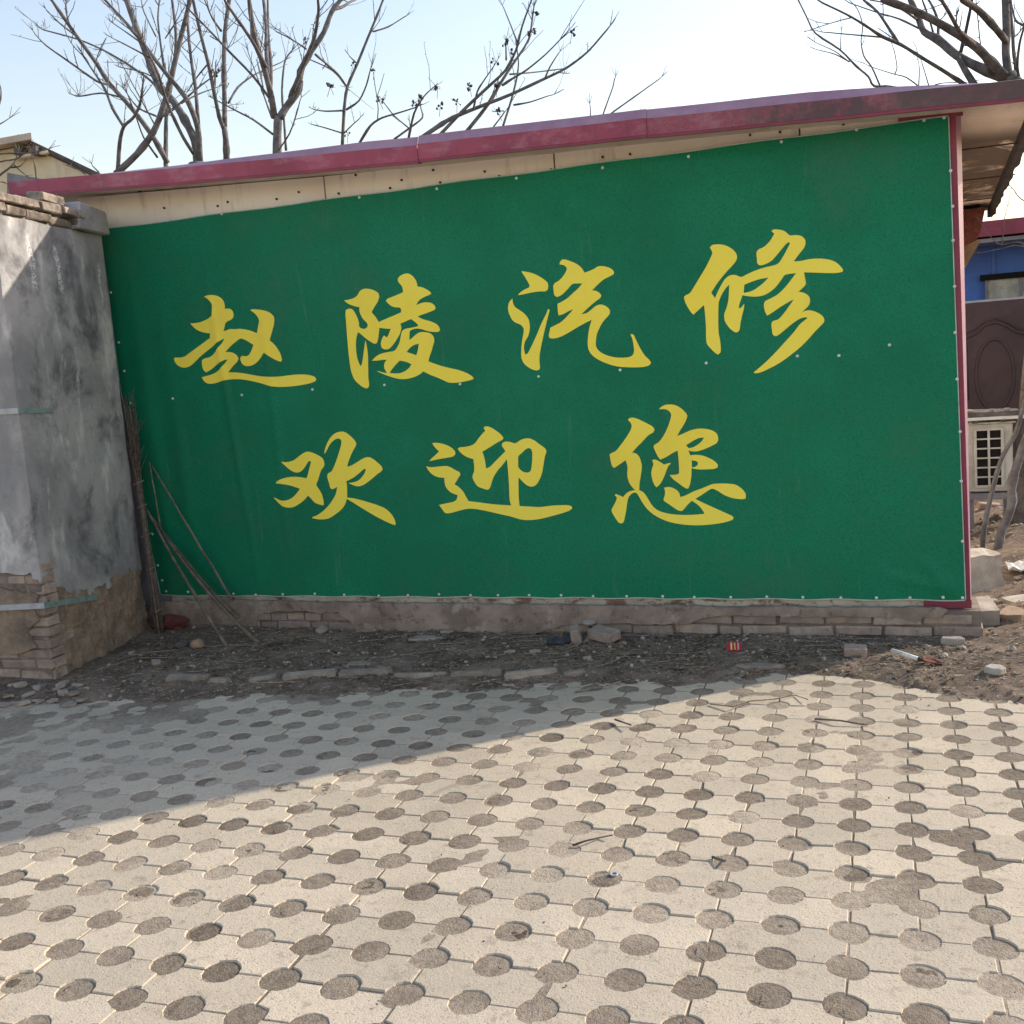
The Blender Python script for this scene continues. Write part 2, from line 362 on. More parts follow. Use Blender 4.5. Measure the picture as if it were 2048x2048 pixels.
def make_verge():
    xs = [-7.6 + 0.03 * i for i in range(0, 370)]
    ys = [3.9 + 0.022 * i for i in range(0, 110)]
    vs = [(x, y, soil_h(x, y)) for y in ys for x in xs]; nx = len(xs)
    fs = [(j * nx + i, j * nx + i + 1, (j + 1) * nx + i + 1, (j + 1) * nx + i) for j in range(len(ys) - 1) for i in range(nx - 1)]
    mb = MB(); mb.add(vs, fs)
    return mb.build('soil_verge', M['soil'], smooth=True)
tag(make_verge(), kind='structure')
def make_yard_back():
    xs = [-0.6 + 0.10 * i for i in range(0, 130)]
    ys = [6.295 + 0.10 * i for i in range(0, 150)]
    vs = [(x, y, soil_h(x, y) + (0.0 if y > 6.3 else -0.004)) for y in ys for x in xs]; nx = len(xs)
    fs = [(j * nx + i, j * nx + i + 1, (j + 1) * nx + i + 1, (j + 1) * nx + i) for j in range(len(ys) - 1) for i in range(nx - 1)]
    mb = MB(); mb.add(vs, fs)
    return mb.build('rubble_yard', M['soil'], smooth=True)
tag(make_yard_back(), kind='structure')

UU, VV, RC = 0.18392, 0.17699, 0.0555
G0 = Vector((-0.13477, 4.83976, 0))
def warp(x, y):
    return (x + 0.014 * nz(x * 0.9, y * 0.9, 3.0) + 0.006 * nz(x * 2.5, y * 2.5, 6.0), y + 0.014 * nz(x * 0.9, y * 0.9, 11.0) + 0.006 * nz(x * 2.5, y * 2.5, 14.0))
def paver_mesh(n, seed):
    rnd = random.Random(seed)
    g = 0.0016; W = n * UU; V = VV; out = []
    def arc(cx, cy, a0, a1, k):
        for i in range(k + 1):
            a = R(a0 + (a1 - a0) * i / k); rr = RC + rnd.uniform(-0.0012, 0.0012)
            out.append([cx + rr * math.cos(a), cy + rr * math.sin(a)])
    arc(0, 0, 90, 0, 4)
    for q in range(1, n): arc(q * UU, 0, 180, 0, 7)
    arc(W, 0, 180, 90, 4); arc(W, V, 270, 180, 4)
    for q in range(n - 1, 0, -1): arc(q * UU, V, 360, 180, 7)
    arc(0, V, 360, 270, 4)
    for p in out:
        p[0] = min(max(p[0], g + rnd.uniform(0, 0.0016)), W - g - rnd.uniform(0, 0.0016)); p[1] = min(max(p[1], g + rnd.uniform(0, 0.0016)), V - g - rnd.uniform(0, 0.0016))
    for p in out:                                   # chipped arrises
        if rnd.random() < 0.035:
            f_ = rnd.uniform(0.003, 0.009); dx_, dy_ = W / 2 - p[0], V / 2 - p[1]; q_ = math.hypot(dx_, dy_); p[0] += dx_ / q_ * f_; p[1] += dy_ / q_ * f_
    k = len(out); c = [W / 2, V / 2]
    def inset(d):
        res = []
        for i in range(k):
            a = Vector(out[i - 1]); b = Vector(out[(i + 1) % k]); t = (b - a).normalized(); nrm = Vector((-t.y, t.x))
            q = Vector(out[i]) + nrm * (d + rnd.uniform(0, 0.0015)); res.append(q)
        return res
    vs = [(p[0] - W / 2, p[1] - V / 2, -0.055) for p in out] + [(p[0] - W / 2, p[1] - V / 2, -0.0045) for p in out]
    vs += [(q.x - W / 2, q.y - V / 2, -0.0004) for q in inset(0.0020)]
    fs = []
    for i in range(k):
        j = (i + 1) % k
        fs.append((i, j, j + k, i + k)); fs.append((i + k, j + k, j + 2 * k, i + 2 * k))
    fs.append(tuple(range(2 * k, 3 * k)))
    me = bpy.data.meshes.new('paver'); me.from_pydata(vs, [], fs); me.update(); me.materials.append(M['paver'])
    return me
tag(make_plane('bounce_yard', -16, 14, -16, -0.5, -0.003, M['paver']), kind='structure')  # unseen plane behind the camera, added to bounce sunlight onto the banner
PM = {1: [paver_mesh(1, s) for s in range(9)], 2: [paver_mesh(2, 20 + s) for s in range(12)]}

yard = empty('paved_yard', kind='structure')
extra = MB(); cells = []
prnd = random.Random(11)
for r in range(-4, 31):
    c = -34 + (prnd.randint(0, 1) if r < 9 else 0)
    while c < 12:
        single = (r < 9 and c > -9) and not (r < 4 and c < -6)
        n = 1 if single else 2
        if not single and prnd.random() < 0.16: n = 1
        if n == 2 and c % 2 and r >= 9: n = 1
        x = G0.x + (c + n / 2) * UU; y = G0.y - (r + 0.5) * VV
        cells.append((n, c, r, x, y)); c += n
placed = []
for n, c, r, x, y in cells:
    if y > lerp_pts(EDGE, x) + 0.16 or x < -7.2 or x > 2.6: continue
    if x < -4.62 and y > 4.72: continue
    z = prnd.gauss(0, 0.0014) + 0.004 * nz(x * 0.8, y * 0.8, 21.0)
    rot = Matrix.Rotation(prnd.gauss(0, 0.007), 4, 'X') @ Matrix.Rotation(prnd.uniform(-0.008, 0.008), 4, 'Y') @ Matrix.Rotation(prnd.uniform(-0.012, 0.012) + (math.pi if prnd.random() < 0.5 else 0), 4, 'Z')
    wx_, wy_ = warp(x, y); mw = Matrix.Translation((wx_, wy_, z)) @ rot
    u, v = px_of((x, y, 0)) if Vector((x, y, -1.6)).dot(CZ) > 0.3 else (-9e3, -9e3)
    me = prnd.choice(PM[n])
    if -95 < u < 2140 and 1280 < v < 2130: placed.append((n, me, mw))
    else: extra.add([mw @ w.co for w in me.vertices], [tuple(p.vertices) for p in me.polygons])
placed.sort(key=lambda t: (t[2].translation - EYE).length)
for n, me, mw in placed[:300]:
    o = bpy.data.objects.new('paver', me); col.objects.link(o); o.parent = yard; o.matrix_world = mw
for n, me, mw in placed[300:]:
    extra.add([mw @ w.co for w in me.vertices], [tuple(p.vertices) for p in me.polygons])
tag(extra.build('paver_field', M['paver'], yard), kind='stuff')

def make_fill():
    mb = MB(); dust = []
    mb.add([(-7.6, -3, -0.0072), (3.0, -3, -0.0072), (3.0, 6.0, -0.0072), (-7.6, 6.0, -0.0072)], [(0, 1, 2, 3)]); dust += [0.3] * 4
    xs = [-5.6 + 0.035 * i for i in range(205)]; ys = [1.2 + 0.035 * i for i in range(122)]; nx = len(xs)
    gv = []
    for y in ys:
        for x in xs:
            e = max(0.0, min(1.0, 1 - (lerp_pts(EDGE, x) - y) / 0.9)); lf_ = max(0.0, min(1.0, (-3.1 - x) / 1.2)) * max(0.0, min(1.0, (y - 2.9) / 0.6))
            gv.append((x, y, -0.0041 + 0.0027 * fbm(x * 2.6, y * 2.6, 31.0) + 0.0016 * fbm(x * 13, y * 13, 33.0) + 0.0018 * e * e + 0.0028 * lf_ + 0.004 * nz(x * 0.8, y * 0.8, 21.0)))
    mb.add(gv, [(j * nx + i, j * nx + i + 1, (j + 1) * nx + i + 1, (j + 1) * nx + i) for j in range(len(ys) - 1) for i in range(nx - 1)])
    dust += [max(0.42, min(1.0, 0.55 + 0.6 * fbm(v_[0] * 1.5, v_[1] * 1.5, 8.0) + 0.3 * max(0, min(1, (-2 - v_[0]) / 1.5)))) for v_ in gv]
    rnd = random.Random(4); NA = 14
    for r in range(-4, 31):
        for c in range(-34, 13):
            x = G0.x + c * UU; y = G0.y - r * VV
            if y > lerp_pts(EDGE, x) + 0.2: continue
            d = 0.20 + 0.55 * fbm(x * 0.8, y * 0.8, 2.2) + rnd.gauss(0, 0.30)
            d += 0.30 * max(0, min(1, (-1.0 - x) / 1.5)) + 0.25 * max(0, min(1, (-2.8 - x) / 1.0)) - 0.30 * max(0, min(1, (0.5 - abs(x + 0.9)) / 0.5)) * (1 if y < 2.9 else 0)
            d = max(0.0, min(1.0, d)); z0 = -0.0068 + 0.0070 * d + 0.004 * nz(x * 0.8, y * 0.8, 21.0); x, y = warp(x, y)
            tilt = rnd.uniform(-0.03, 0.03)
            o = len(mb.v); vs = [(x, y, z0 + 0.002 * rnd.uniform(-1, 1))]
            for k, q in ((1, 0.35), (2, 0.7), (3, 1.06)):
                for i in range(NA):
                    a = 2 * math.pi * i / NA
                    px_, py_ = x + RC * q * math.cos(a), y + RC * q * math.sin(a)
                    vs.append((px_, py_, z0 + tilt * (px_ - x) + 0.0015 * nz(px_ * 60, py_ * 60) - (0.003 if k == 3 else 0)))
            fs = [(0, 1 + i, 1 + (i + 1) % NA) for i in range(NA)]
            for k in range(2):
                for i in range(NA):
                    a, b = 1 + k * NA + i, 1 + k * NA + (i + 1) % NA
                    fs.append((a, a + NA, b + NA, b))
            mb.add(vs, fs); dust += [d] * len(vs)
    o = mb.build('soil_fill', M['fill'], yard, smooth=True)
    at = o.data.attributes.new('dust', 'FLOAT', 'POINT')
    for i, d in enumerate(dust): at.data[i].value = d
    tag(o, label='packed dusty soil filling the round holes between the pavers', kind='stuff')
make_fill()

# ================================================================== SHED
shed = empty('roadside_shed', label='low shed with cream panel walls, maroon roof edge and brick plinth behind the green banner', cat='shed')
WY = 6.05                                  # plane of the banner
XR = 0.405                                 # right-hand corner of the shed
def plate(mb, pts, t, d=Vector((0, 1, 0))):
    """flat polygon (list of Vectors) given thickness t along d"""
    n = len(pts); a = [Vector(p) for p in pts]; b = [p + d * t for p in a]
    mb.add(a + b, [tuple(range(n)), tuple(range(2 * n - 1, n - 1, -1))] + [(i, i + n, (i + 1) % n + n, (i + 1) % n) for i in range(n)])

# wall panels: three cream sheets with narrow seams, top edge under the roof slope
def wall_top(x): return lerp_pts([(-5.1, 2.955), (-4.1, 2.90), (-2.4, 2.825), (-1.1, 2.79), (0.5, 2.74)], x)
for a, b in ((-5.06, -3.215), (-3.205, -1.745), (-1.735, -0.395), (-0.385, XR - 0.03)):
    mb = MB(); plate(mb, [(a, WY + 0.02, 0.16), (b, WY + 0.02, 0.16), (b, WY + 0.02, wall_top(b)), (a, WY + 0.02, wall_top(a))], 0.05)
    mb.build('wall_panel', M['panel'], shed)
mb = MB(); mb.box((XR - 0.06, 8.4, 1.45), (0.05, 4.55, 2.56)); mb.build('side_wall', M['panel'], shed)
mb = MB(); mb.box((-5.03, 8.4, 1.45), (0.05, 4.55, 2.56)); mb.build('side_wall', M['panel'], shed)
mb = MB(); mb.box((-2.3, 10.7, 1.40), (5.5, 0.05, 2.6)); mb.build('back_wall', M['panel'], shed)
# grey corner strip on the left, next to the pillar
mb = MB(); plate(mb, [(-5.12, WY + 0.005, 0.12), (-4.66, WY + 0.005, 0.12), (-4.80, WY + 0.005, 2.70), (-5.12, WY + 0.005, 2.70)], 0.012)
mb.build('corner_trim', M['grey_trim'], shed)
# maroon corner flashing on the right: front flange, outer return with sunlight painted into its colour, short foot and head pieces
mb = MB(); plate(mb, [(XR - 0.055, WY + 0.004, 0.172), (XR - 0.006, WY + 0.004, 0.172), (XR - 0.034, WY + 0.004, 2.735), (XR - 0.075, WY + 0.004, 2.735)], 0.012)
fl = mb.build('corner_flashing', M['maroon'], shed)
mb = MB(); plate(mb, [(XR - 0.006, WY + 0.003, 0.172), (XR - 0.001, WY + 0.018, 0.172), (XR - 0.006, WY + 0.060, 2.735), (XR - 0.035, WY + 0.003, 2.735)], 0.004)
mb.build('outer_return', M['fascia_top'], fl)
mb = MB(); plate(mb, [(XR - 0.24, WY - 0.002, 0.168), (XR - 0.002, WY - 0.002, 0.170), (XR - 0.002, WY - 0.002, 0.215), (XR - 0.24, WY - 0.002, 0.215)], 0.010)
mb.build('foot_flashing', M['maroon'], shed)
mb = MB(); plate(mb, [(0.10, WY + 0.000, 2.712), (XR, WY + 0.000, 2.698), (XR, WY + 0.000, 2.745), (0.10, WY + 0.000, 2.765)], 0.010)
mb.build('head_flashing', M['maroon'], shed)
# rusty foot rail below the banner
mb = MB(); plate(mb, [(-4.72, WY + 0.006, 0.205), (XR - 0.24, WY + 0.006, 0.168), (XR - 0.24, WY + 0.006, 0.235), (-4.72, WY + 0.006, 0.29)], 0.012)
rail_mat = basic('rust_streaked_rail', lin(196, 186, 170), lin(176, 164, 146), 5, 0.6, 40, 0.2, 0.003, 0.3,
                 layers=[(lin(110, 70, 56), 7, 0.50, 0.62, 0.85, (1, 1, 2)), (lin(74, 58, 52), 22, 0.56, 0.66, 0.7)])
mb.build('foot_rail', rail_mat, shed)
# rusty screws in the cream strip above the banner
for px, py in [(278, 383), (410, 369), (473, 362), (435, 412), (553, 398), (328, 416), (455, 404), (597, 384), (677, 387), (711, 350), (780, 376), (866, 340), (880, 365), (969, 343), (998, 352), (1102, 339), (1260, 308), (1205, 314), (1500, 270), (1560, 264), (1687, 248), (803, 360)]:
    P = on_y(px, py, WY + 0.014); mb = MB()
    mb.tube([P + Vector((0, 0.012, 0)), P + Vector((0, -0.003, 0)), P + Vector((0, -0.006, 0))], [0.007, 0.007, 0.003], 8); mb.build('screw', M['rust'], shed)

# roof: sandwich slab, fascia lengths with an upper fold coloured as if skylit, soffit on the right overhang
FY = 5.80                                  # front of the fascia
def rz(x): return lerp_pts([(-5.5, 2.985), (-4.13, 2.902), (-2.44, 2.815), (-1.14, 2.770), (0.65, 2.694), (1.1, 2.67)], x)
roof = empty('roof'); roof.parent = shed
mb = MB()
xsr = [-5.36 + 0.25 * i for i in range(25)] + [0.70]
for a, b in zip(xsr, xsr[1:]):
    xb = lambda x: x + (0.20 if x > 0.69 else 0)
    mb.hexa([(a, FY + 0.015, rz(a) + 0.012), (b, FY + 0.015, rz(b) + 0.012), (b, FY + 0.015, rz(b) + 0.075), (a, FY + 0.015, rz(a) + 0.075),
             (a, 10.75, rz(a) + 0.012), (xb(b), 10.75, rz(b) + 0.012), (xb(b), 10.75, rz(b) + 0.075), (a, 10.75, rz(a) + 0.075)])
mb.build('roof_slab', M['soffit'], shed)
bpy.data.objects.remove(roof)
def fascia(x0, x1, dy, dz, h=0.083, top=0.052):
    mb = MB(); mt = MB(); ml = MB(); n = 9
    X = [x0 + (x1 - x0) * i / n for i in range(n + 1)]
    for a, b in zip(X, X[1:]):
        za, zb = rz(a) + dz + 0.003 * nz(a * 3), rz(b) + dz + 0.003 * nz(b * 3)
        mb.hexa([(a, FY + dy, za), (b, FY + dy, zb), (b, FY + dy - 0.004, zb + h), (a, FY + dy - 0.004, za + h),
                 (a, FY + dy + 0.012, za), (b, FY + dy + 0.012, zb), (b, FY + dy + 0.012, zb + h), (a, FY + dy + 0.012, za + h)])
        ml.hexa([(a, FY + dy + 0.001, za - 0.016), (b, FY + dy + 0.001, zb - 0.016), (b, FY + dy + 0.002, zb), (a, FY + dy + 0.002, za),
                 (a, FY + dy + 0.05, za - 0.010), (b, FY + dy + 0.05, zb - 0.010), (b, FY + dy + 0.05, zb), (a, FY + dy + 0.05, za)])
        ta = top * min(1, max(0.12, (a + 5.0) / 2.2)); tb = top * min(1, max(0.12, (b + 5.0) / 2.2))
        if a > -0.2: ta *= max(0.15, 1 - (a + 0.2) / 0.8)
        if b > -0.2: tb *= max(0.15, 1 - (b + 0.2) / 0.8)
        mt.hexa([(a, FY + dy + 0.001, za + h + 0.001), (b, FY + dy + 0.001, zb + h + 0.001), (b, FY + dy + 0.030, zb + h + tb), (a, FY + dy + 0.030, za + h + ta),
                 (a, FY + dy + 0.012, za + h), (b, FY + dy + 0.012, zb + h), (b, FY + dy + 0.036, zb + h + tb - 0.006), (a, FY + dy + 0.036, za + h + ta - 0.006)])
    f = mb.build('fascia', M['fascia'], shed); mt.build('upper_fold', M['fascia_top'], f); ml.build('drip_lip', M['maroon'], f)
fascia(-5.37, -2.46, 0.0, 0.0)
fascia(-2.452, -1.146, -0.010, 0.004)
fascia(-1.150, 0.72, -0.004, 0.002)
# ragged dark edge and broken rear end of the overhang
mb = MB(); rr = random.Random(5); prev = None
for i in range(40):
    y0 = FY + 0.02 + i * 0.124; y1 = y0 + 0.124
    x0 = 0.70 + 0.20 * (y0 - FY) / 4.95; x1 = 0.70 + 0.20 * (y1 - FY) / 4.95
    k0 = prev or rr.uniform(0.0, 0.02); k1 = 0.012 + 0.014 * nz(i * 0.35, 2.0) + rr.uniform(0, 0.005); prev = k1
    zt = 2.775; zb0 = 2.655 - k0; zb1 = 2.655 - k1
    mb.hexa([(x0 + 0.004, y0, zb0), (x1 + 0.004, y1, zb1), (x1 + 0.004, y1, zt), (x0 + 0.004, y0, zt),
             (x0 + 0.035 + k0, y0, zb0), (x1 + 0.035 + k1, y1, zb1), (x1 + 0.035, y1, zt), (x0 + 0.035, y0, zt)])
mb.build('verge_strip', basic('dark_edge', lin(70, 62, 60), lin(48, 44, 43), 8, 0.9, 60, 0.5), shed)
for y in (7.0, 8.35, 9.6):
    mb = MB(); mb.box((0.60, y, 2.678), (0.56, 0.006, 0.008)); mb.build('soffit_joint', M['rust'], shed)
mb = MB(); mb.hexa([(0.42, 10.15, 2.36), (0.80, 10.15, 2.48), (0.84, 10.15, 2.67), (0.42, 10.15, 2.67), (0.42, 10.60, 2.30), (0.80, 10.60, 2.44), (0.84, 10.60, 2.67), (0.42, 10.60, 2.67)])
mb.build('end_board', M['trowel'], shed)
mb = MB(); mb.hexa([(0.42, 10.63, 1.9), (0.70, 10.63, 2.2), (0.84, 10.63, 2.44), (0.42, 10.63, 2.44), (0.42, 10.7, 1.9), (0.70, 10.7, 2.2), (0.84, 10.7, 2.44), (0.42, 10.7, 2.44)])
mb.build('end_board', basic('tan_board', lin(150, 122, 92), lin(124, 98, 72), 5, 0.9), shed)

# plinth: mortar core, brick courses, plaster skin broken away in places
pl = MB(); pl.box((-2.27, 6.173, 0.045), (5.43, 0.33, 0.24)); plinth = pl.build('plinth', M['mortar'], shed)
def brick_mesh(L, Dp, Hh, seed):
    rnd = random.Random(seed); mb = MB(); mb.box((0, 0, 0), (L, Dp, Hh), jit=0.004)
    me = mb.mesh('brick'); bm = bmesh.new(); bm.from_mesh(me); bmesh.ops.recalc_face_normals(bm, faces=bm.faces)
    bmesh.ops.bevel(bm, geom=list(bm.edges), offset=0.006, segments=1, affect='EDGES')
    for v in bm.verts: v.co += Vector((rnd.uniform(-1, 1), rnd.uniform(-1, 1), rnd.uniform(-1, 1))) * 0.0022
    bm.to_mesh(me); bm.free(); me.materials.append(M['brick']); return me
BR = [brick_mesh(0.24, 0.11, 0.053, 60 + k) for k in range(5)]
BH = [brick_mesh(0.115, 0.11, 0.053, 80 + k) for k in range(3)]
def put(me, name, loc, rot=(0, 0, 0), parent=None, scale=(1, 1, 1)):
    o = bpy.data.objects.new(name, me); col.objects.link(o); o.location = loc; o.rotation_euler = rot; o.scale = scale
    if parent is not None: o.parent = parent
    return o
rb = random.Random(21)
for ci, zc in enumerate((-0.012, 0.050, 0.112)):
    x = 0.455 if ci < 2 else 0.40
    while x > -4.9:
        half = rb.random() < 0.18
        L = 0.115 if half else 0.24
        put(rb.choice(BH if half else BR), 'brick', (x - L / 2, 6.052 + rb.uniform(-0.007, 0.007), zc + rb.uniform(-0.003, 0.003)), (rb.uniform(-.03, .03), rb.uniform(-.015, .015), rb.uniform(-.03, .03)), plinth)
        x -= L + rb.uniform(0.006, 0.016)
def poly_skin(pts2d, to3d, t, name, mat, parent, d, disp=0.0, step=0.035):
    """extruded irregular outline; the face is cut into a grid and roughened"""
    bm = bmesh.new(); f = bm.faces.new([bm.verts.new((p[0], 0, p[1])) for p in pts2d])
    xs = [p[0] for p in pts2d]; zs = [p[1] for p in pts2d]
    for lo, hi, ax in ((min(xs), max(xs), 0), (min(zs), max(zs), 2)):
        k = lo + step
        while k < hi:
            co = [0, 0, 0]; co[ax] = k; no = [0, 0, 0]; no[ax] = 1
            bmesh.ops.bisect_plane(bm, geom=bm.verts[:] + bm.edges[:] + bm.faces[:], plane_co=co, plane_no=no); k += step
    front = [v for v in bm.verts]
    ret = bmesh.ops.extrude_face_region(bm, geom=bm.faces[:])
    newv = [e for e in ret['geom'] if isinstance(e, bmesh.types.BMVert)]; nset = set(newv)
    for v in bm.verts:
        x, z = v.co.x, v.co.z; P = to3d(x, z)
        if v in nset: v.co = P + d * t
        else: v.co = P - d * (disp * fbm(x * 9 + 3, z * 9, 1.3) + disp * 0.6 * fbm(x * 30, z * 30, 2.0))
    bmesh.ops.recalc_face_normals(bm, faces=bm.faces)
    me = bpy.data.meshes.new(name); bm.to_mesh(me); bm.free()
    return obj(name, me, mat, parent)
def jag(pts, k=3, amp=0.006, seed=0):
    """adds small random notches along an outline"""
    rnd = random.Random(seed); out = []
    for i, p in enumerate(pts):
        q = pts[(i + 1) % len(pts)]; out.append(p); L = math.hypot(q[0] - p[0], q[1] - p[1]); kk = int(min(14, L / 0.03))
        for j in range(1, kk): 
            f = j / kk; out.append((p[0] + (q[0] - p[0]) * f + rnd.uniform(-amp, amp), p[1] + (q[1] - p[1]) * f + rnd.uniform(-amp, amp)))
    return out
PY = 5.985
def pw(px, py): P = on_y(px, py, PY); return (P.x, P.z)
sk = [pw(*p) for p in [(300, 1206), (420, 1200), (520, 1203), (700, 1205), (900, 1208), (1100, 1210), (1300, 1212), (1500, 1214), (1720, 1215), (1880, 1216), (1896, 1221), (1880, 1236), (1850, 1233), (1832, 1246), (1800, 1236), (1700, 1233), (1600, 1234), (1500, 1232), (1440, 1231), (1405, 1236), (1380, 1247), (1300, 1250), (1240, 1247), (1180, 1249), (1120, 1252), (1085, 1264), (1040, 1280), (900, 1282), (760, 1282), (716, 1266), (700, 1242), (676, 1224), (640, 1227), (610, 1221), (545, 1224), (516, 1230), (505, 1285), (300, 1290)]]
poly_skin(jag(sk, seed=2), lambda x, z: Vector((x, PY, z)), 0.03, 'plaster_skin', M['plaster'], plinth, Vector((0, 1, 0)), 0.006)

# ================================================================== BANNER
banner = empty('shop_banner', label='large green vinyl banner with yellow Chinese lettering screwed to the shed wall', cat='banner')
def bw(x, z):
    """how far the cloth stands off the wall"""
    w = 0.004
    def crease(x0, z0, x1, z1, a, s):
        dx, dz = x1 - x0, z1 - z0; L2 = dx * dx + dz * dz; t = ((x - x0) * dx + (z - z0) * dz) / L2
        tt = max(0.0, min(1.0, t)); d = math.hypot(x - x0 - tt * dx, z - z0 - tt * dz)
        return a * math.exp(-(d / s) ** 2) * math.sin(math.pi * (0.06 + 0.88 * tt))
    w += crease(-4.12, 2.55, -3.95, 0.3, 0.007, 0.022)
    w += crease(-4.48, 2.3, -4.42, 0.3, 0.006, 0.05) + crease(-4.70, 2.5, -4.62, 0.3, 0.007, 0.06)
    w += crease(-3.72, 2.2, -3.70, 0.4, 0.004, 0.03) + crease(-3.3, 2.6, -3.22, 1.8, 0.003, 0.04)
    w += crease(-1.85, 2.6, -1.45, 2.28, 0.006, 0.035) + crease(-1.80, 2.62, -1.30, 2.42, 0.004, 0.03) + crease(-2.2, 2.6, -2.4, 2.4, 0.004, 0.04)
    w += crease(0.32, 0.25, 0.15, 0.45, 0.010, 0.035) + crease(0.30, 0.27, -0.05, 0.36, 0.006, 0.03)
    w += crease(-1.35, 2.70, -0.4, 2.58, 0.005, 0.04) + crease(0.3, 2.65, 0.1, 2.35, 0.005, 0.04)
    w += crease(-3.5, 2.66, -3.1, 2.5, 0.005, 0.04) + crease(-0.2, 1.6, -0.15, 0.9, 0.004, 0.05)
    w *= 1.7
    for sx0 in (-4.15, -3.05, -2.45, -1.95, -1.42, -0.93, -0.42, 0.02):     # pulls fanning down from the top screws
        dz_ = 2.70 - z; 
        if 0 < dz_ < 0.45: w += 0.0028 * math.exp(-((abs(x - sx0) - 0.35 * dz_) / (0.03 + 0.05 * dz_)) ** 2) * (1 - dz_ / 0.45)
    w += 0.0030 * nz(x * 1.7, z * 1.1, 4) + 0.0016 * nz(x * 5, z * 2.2, 8) + 0.0012 * math.sin(x * 26 + 2 * nz(x, z)) * max(0, min(1, (0.6 - z) / 0.4))
    return max(0.001, w)
zl = [(-4.9, 2.722), (0.34, 2.700)]; zbm = [(-4.76, 0.250), (0.38, 0.218)]
def xl(z): return lerp_pts([(0.2, -4.742), (0.7, -4.790), (1.1, -4.83), (1.7, -4.875), (2.8, -4.88)], z)
def xr(z): return 0.372 - 0.015 * (z - 0.2)
def banner_mesh():
    NX, NZ = 260, 124; vs = []
    for j in range(NZ + 1):
        for i in range(NX + 1):
            fz = j / NZ; fx = i / NX
            z = 0.235 + (2.71 - 0.235) * fz
            x = xl(z) + (xr(z) - xl(z)) * fx
            z = lerp_pts(zbm, x) + (lerp_pts(zl, x) - lerp_pts(zbm, x)) * fz
            if j == NZ: z += 0.003 * math.sin(x * 7.5)
            if j == 0: z += 0.003 * math.sin(x * 17)
            vs.append((x, WY - bw(x, z), z))
    fs = [(j * (NX + 1) + i, j * (NX + 1) + i + 1, (j + 1) * (NX + 1) + i + 1, (j + 1) * (NX + 1) + i) for j in range(NZ) for i in range(NX)]
    mb = MB(); mb.add(vs, fs); o = mb.build('cloth', M['green'], banner, smooth=True)
    # pale cut edge of the vinyl
    n = NX + 1
    rim = [vs[i] for i in range(n)]; hem = MB()
    for a, b in zip(rim, rim[1:]): hem.hexa([(a[0], a[1] - .0015, a[2] - .006), (b[0], b[1] - .0015, b[2] - .006), (b[0], b[1] - .0015, b[2]), (a[0], a[1] - .0015, a[2]), (a[0], a[1] + .003, a[2] - .006), (b[0], b[1] + .003, b[2] - .006), (b[0], b[1] + .003, b[2]), (a[0], a[1] + .003, a[2])])
    hem.build('hem', M['hem'], banner)
    top = [vs[NZ * n + i] for i in range(n)]; hem = MB()
    for a, b in zip(top, top[1:]): hem.hexa([(a[0], a[1] - .001, a[2]), (b[0], b[1] - .001, b[2]), (b[0], b[1] - .001, b[2] + .005), (a[0], a[1] - .001, a[2] + .005), (a[0], a[1] + .003, a[2]), (b[0], b[1] + .003, b[2]), (b[0], b[1] + .003, b[2] + .005), (a[0], a[1] + .003, a[2] + .005)])
    hem.build('hem', M['hem'], banner)
    for k in (0, NX):
        side = [vs[j * n + k] for j in range(NZ + 1)]; hem = MB(); dx = 0.005 if k else -0.005
        for a, b in zip(side, side[1:]): hem.hexa([(a[0], a[1] - .0012, a[2]), (a[0] + dx, a[1] - .0012, a[2]), (b[0] + dx, b[1] - .0012, b[2]), (b[0], b[1] - .0012, b[2]), (a[0], a[1] + .003, a[2]), (a[0] + dx, a[1] + .003, a[2]), (b[0] + dx, b[1] + .003, b[2]), (b[0], b[1] + .003, b[2])])
        hem.build('hem', M['hem'], banner)
banner_mesh()

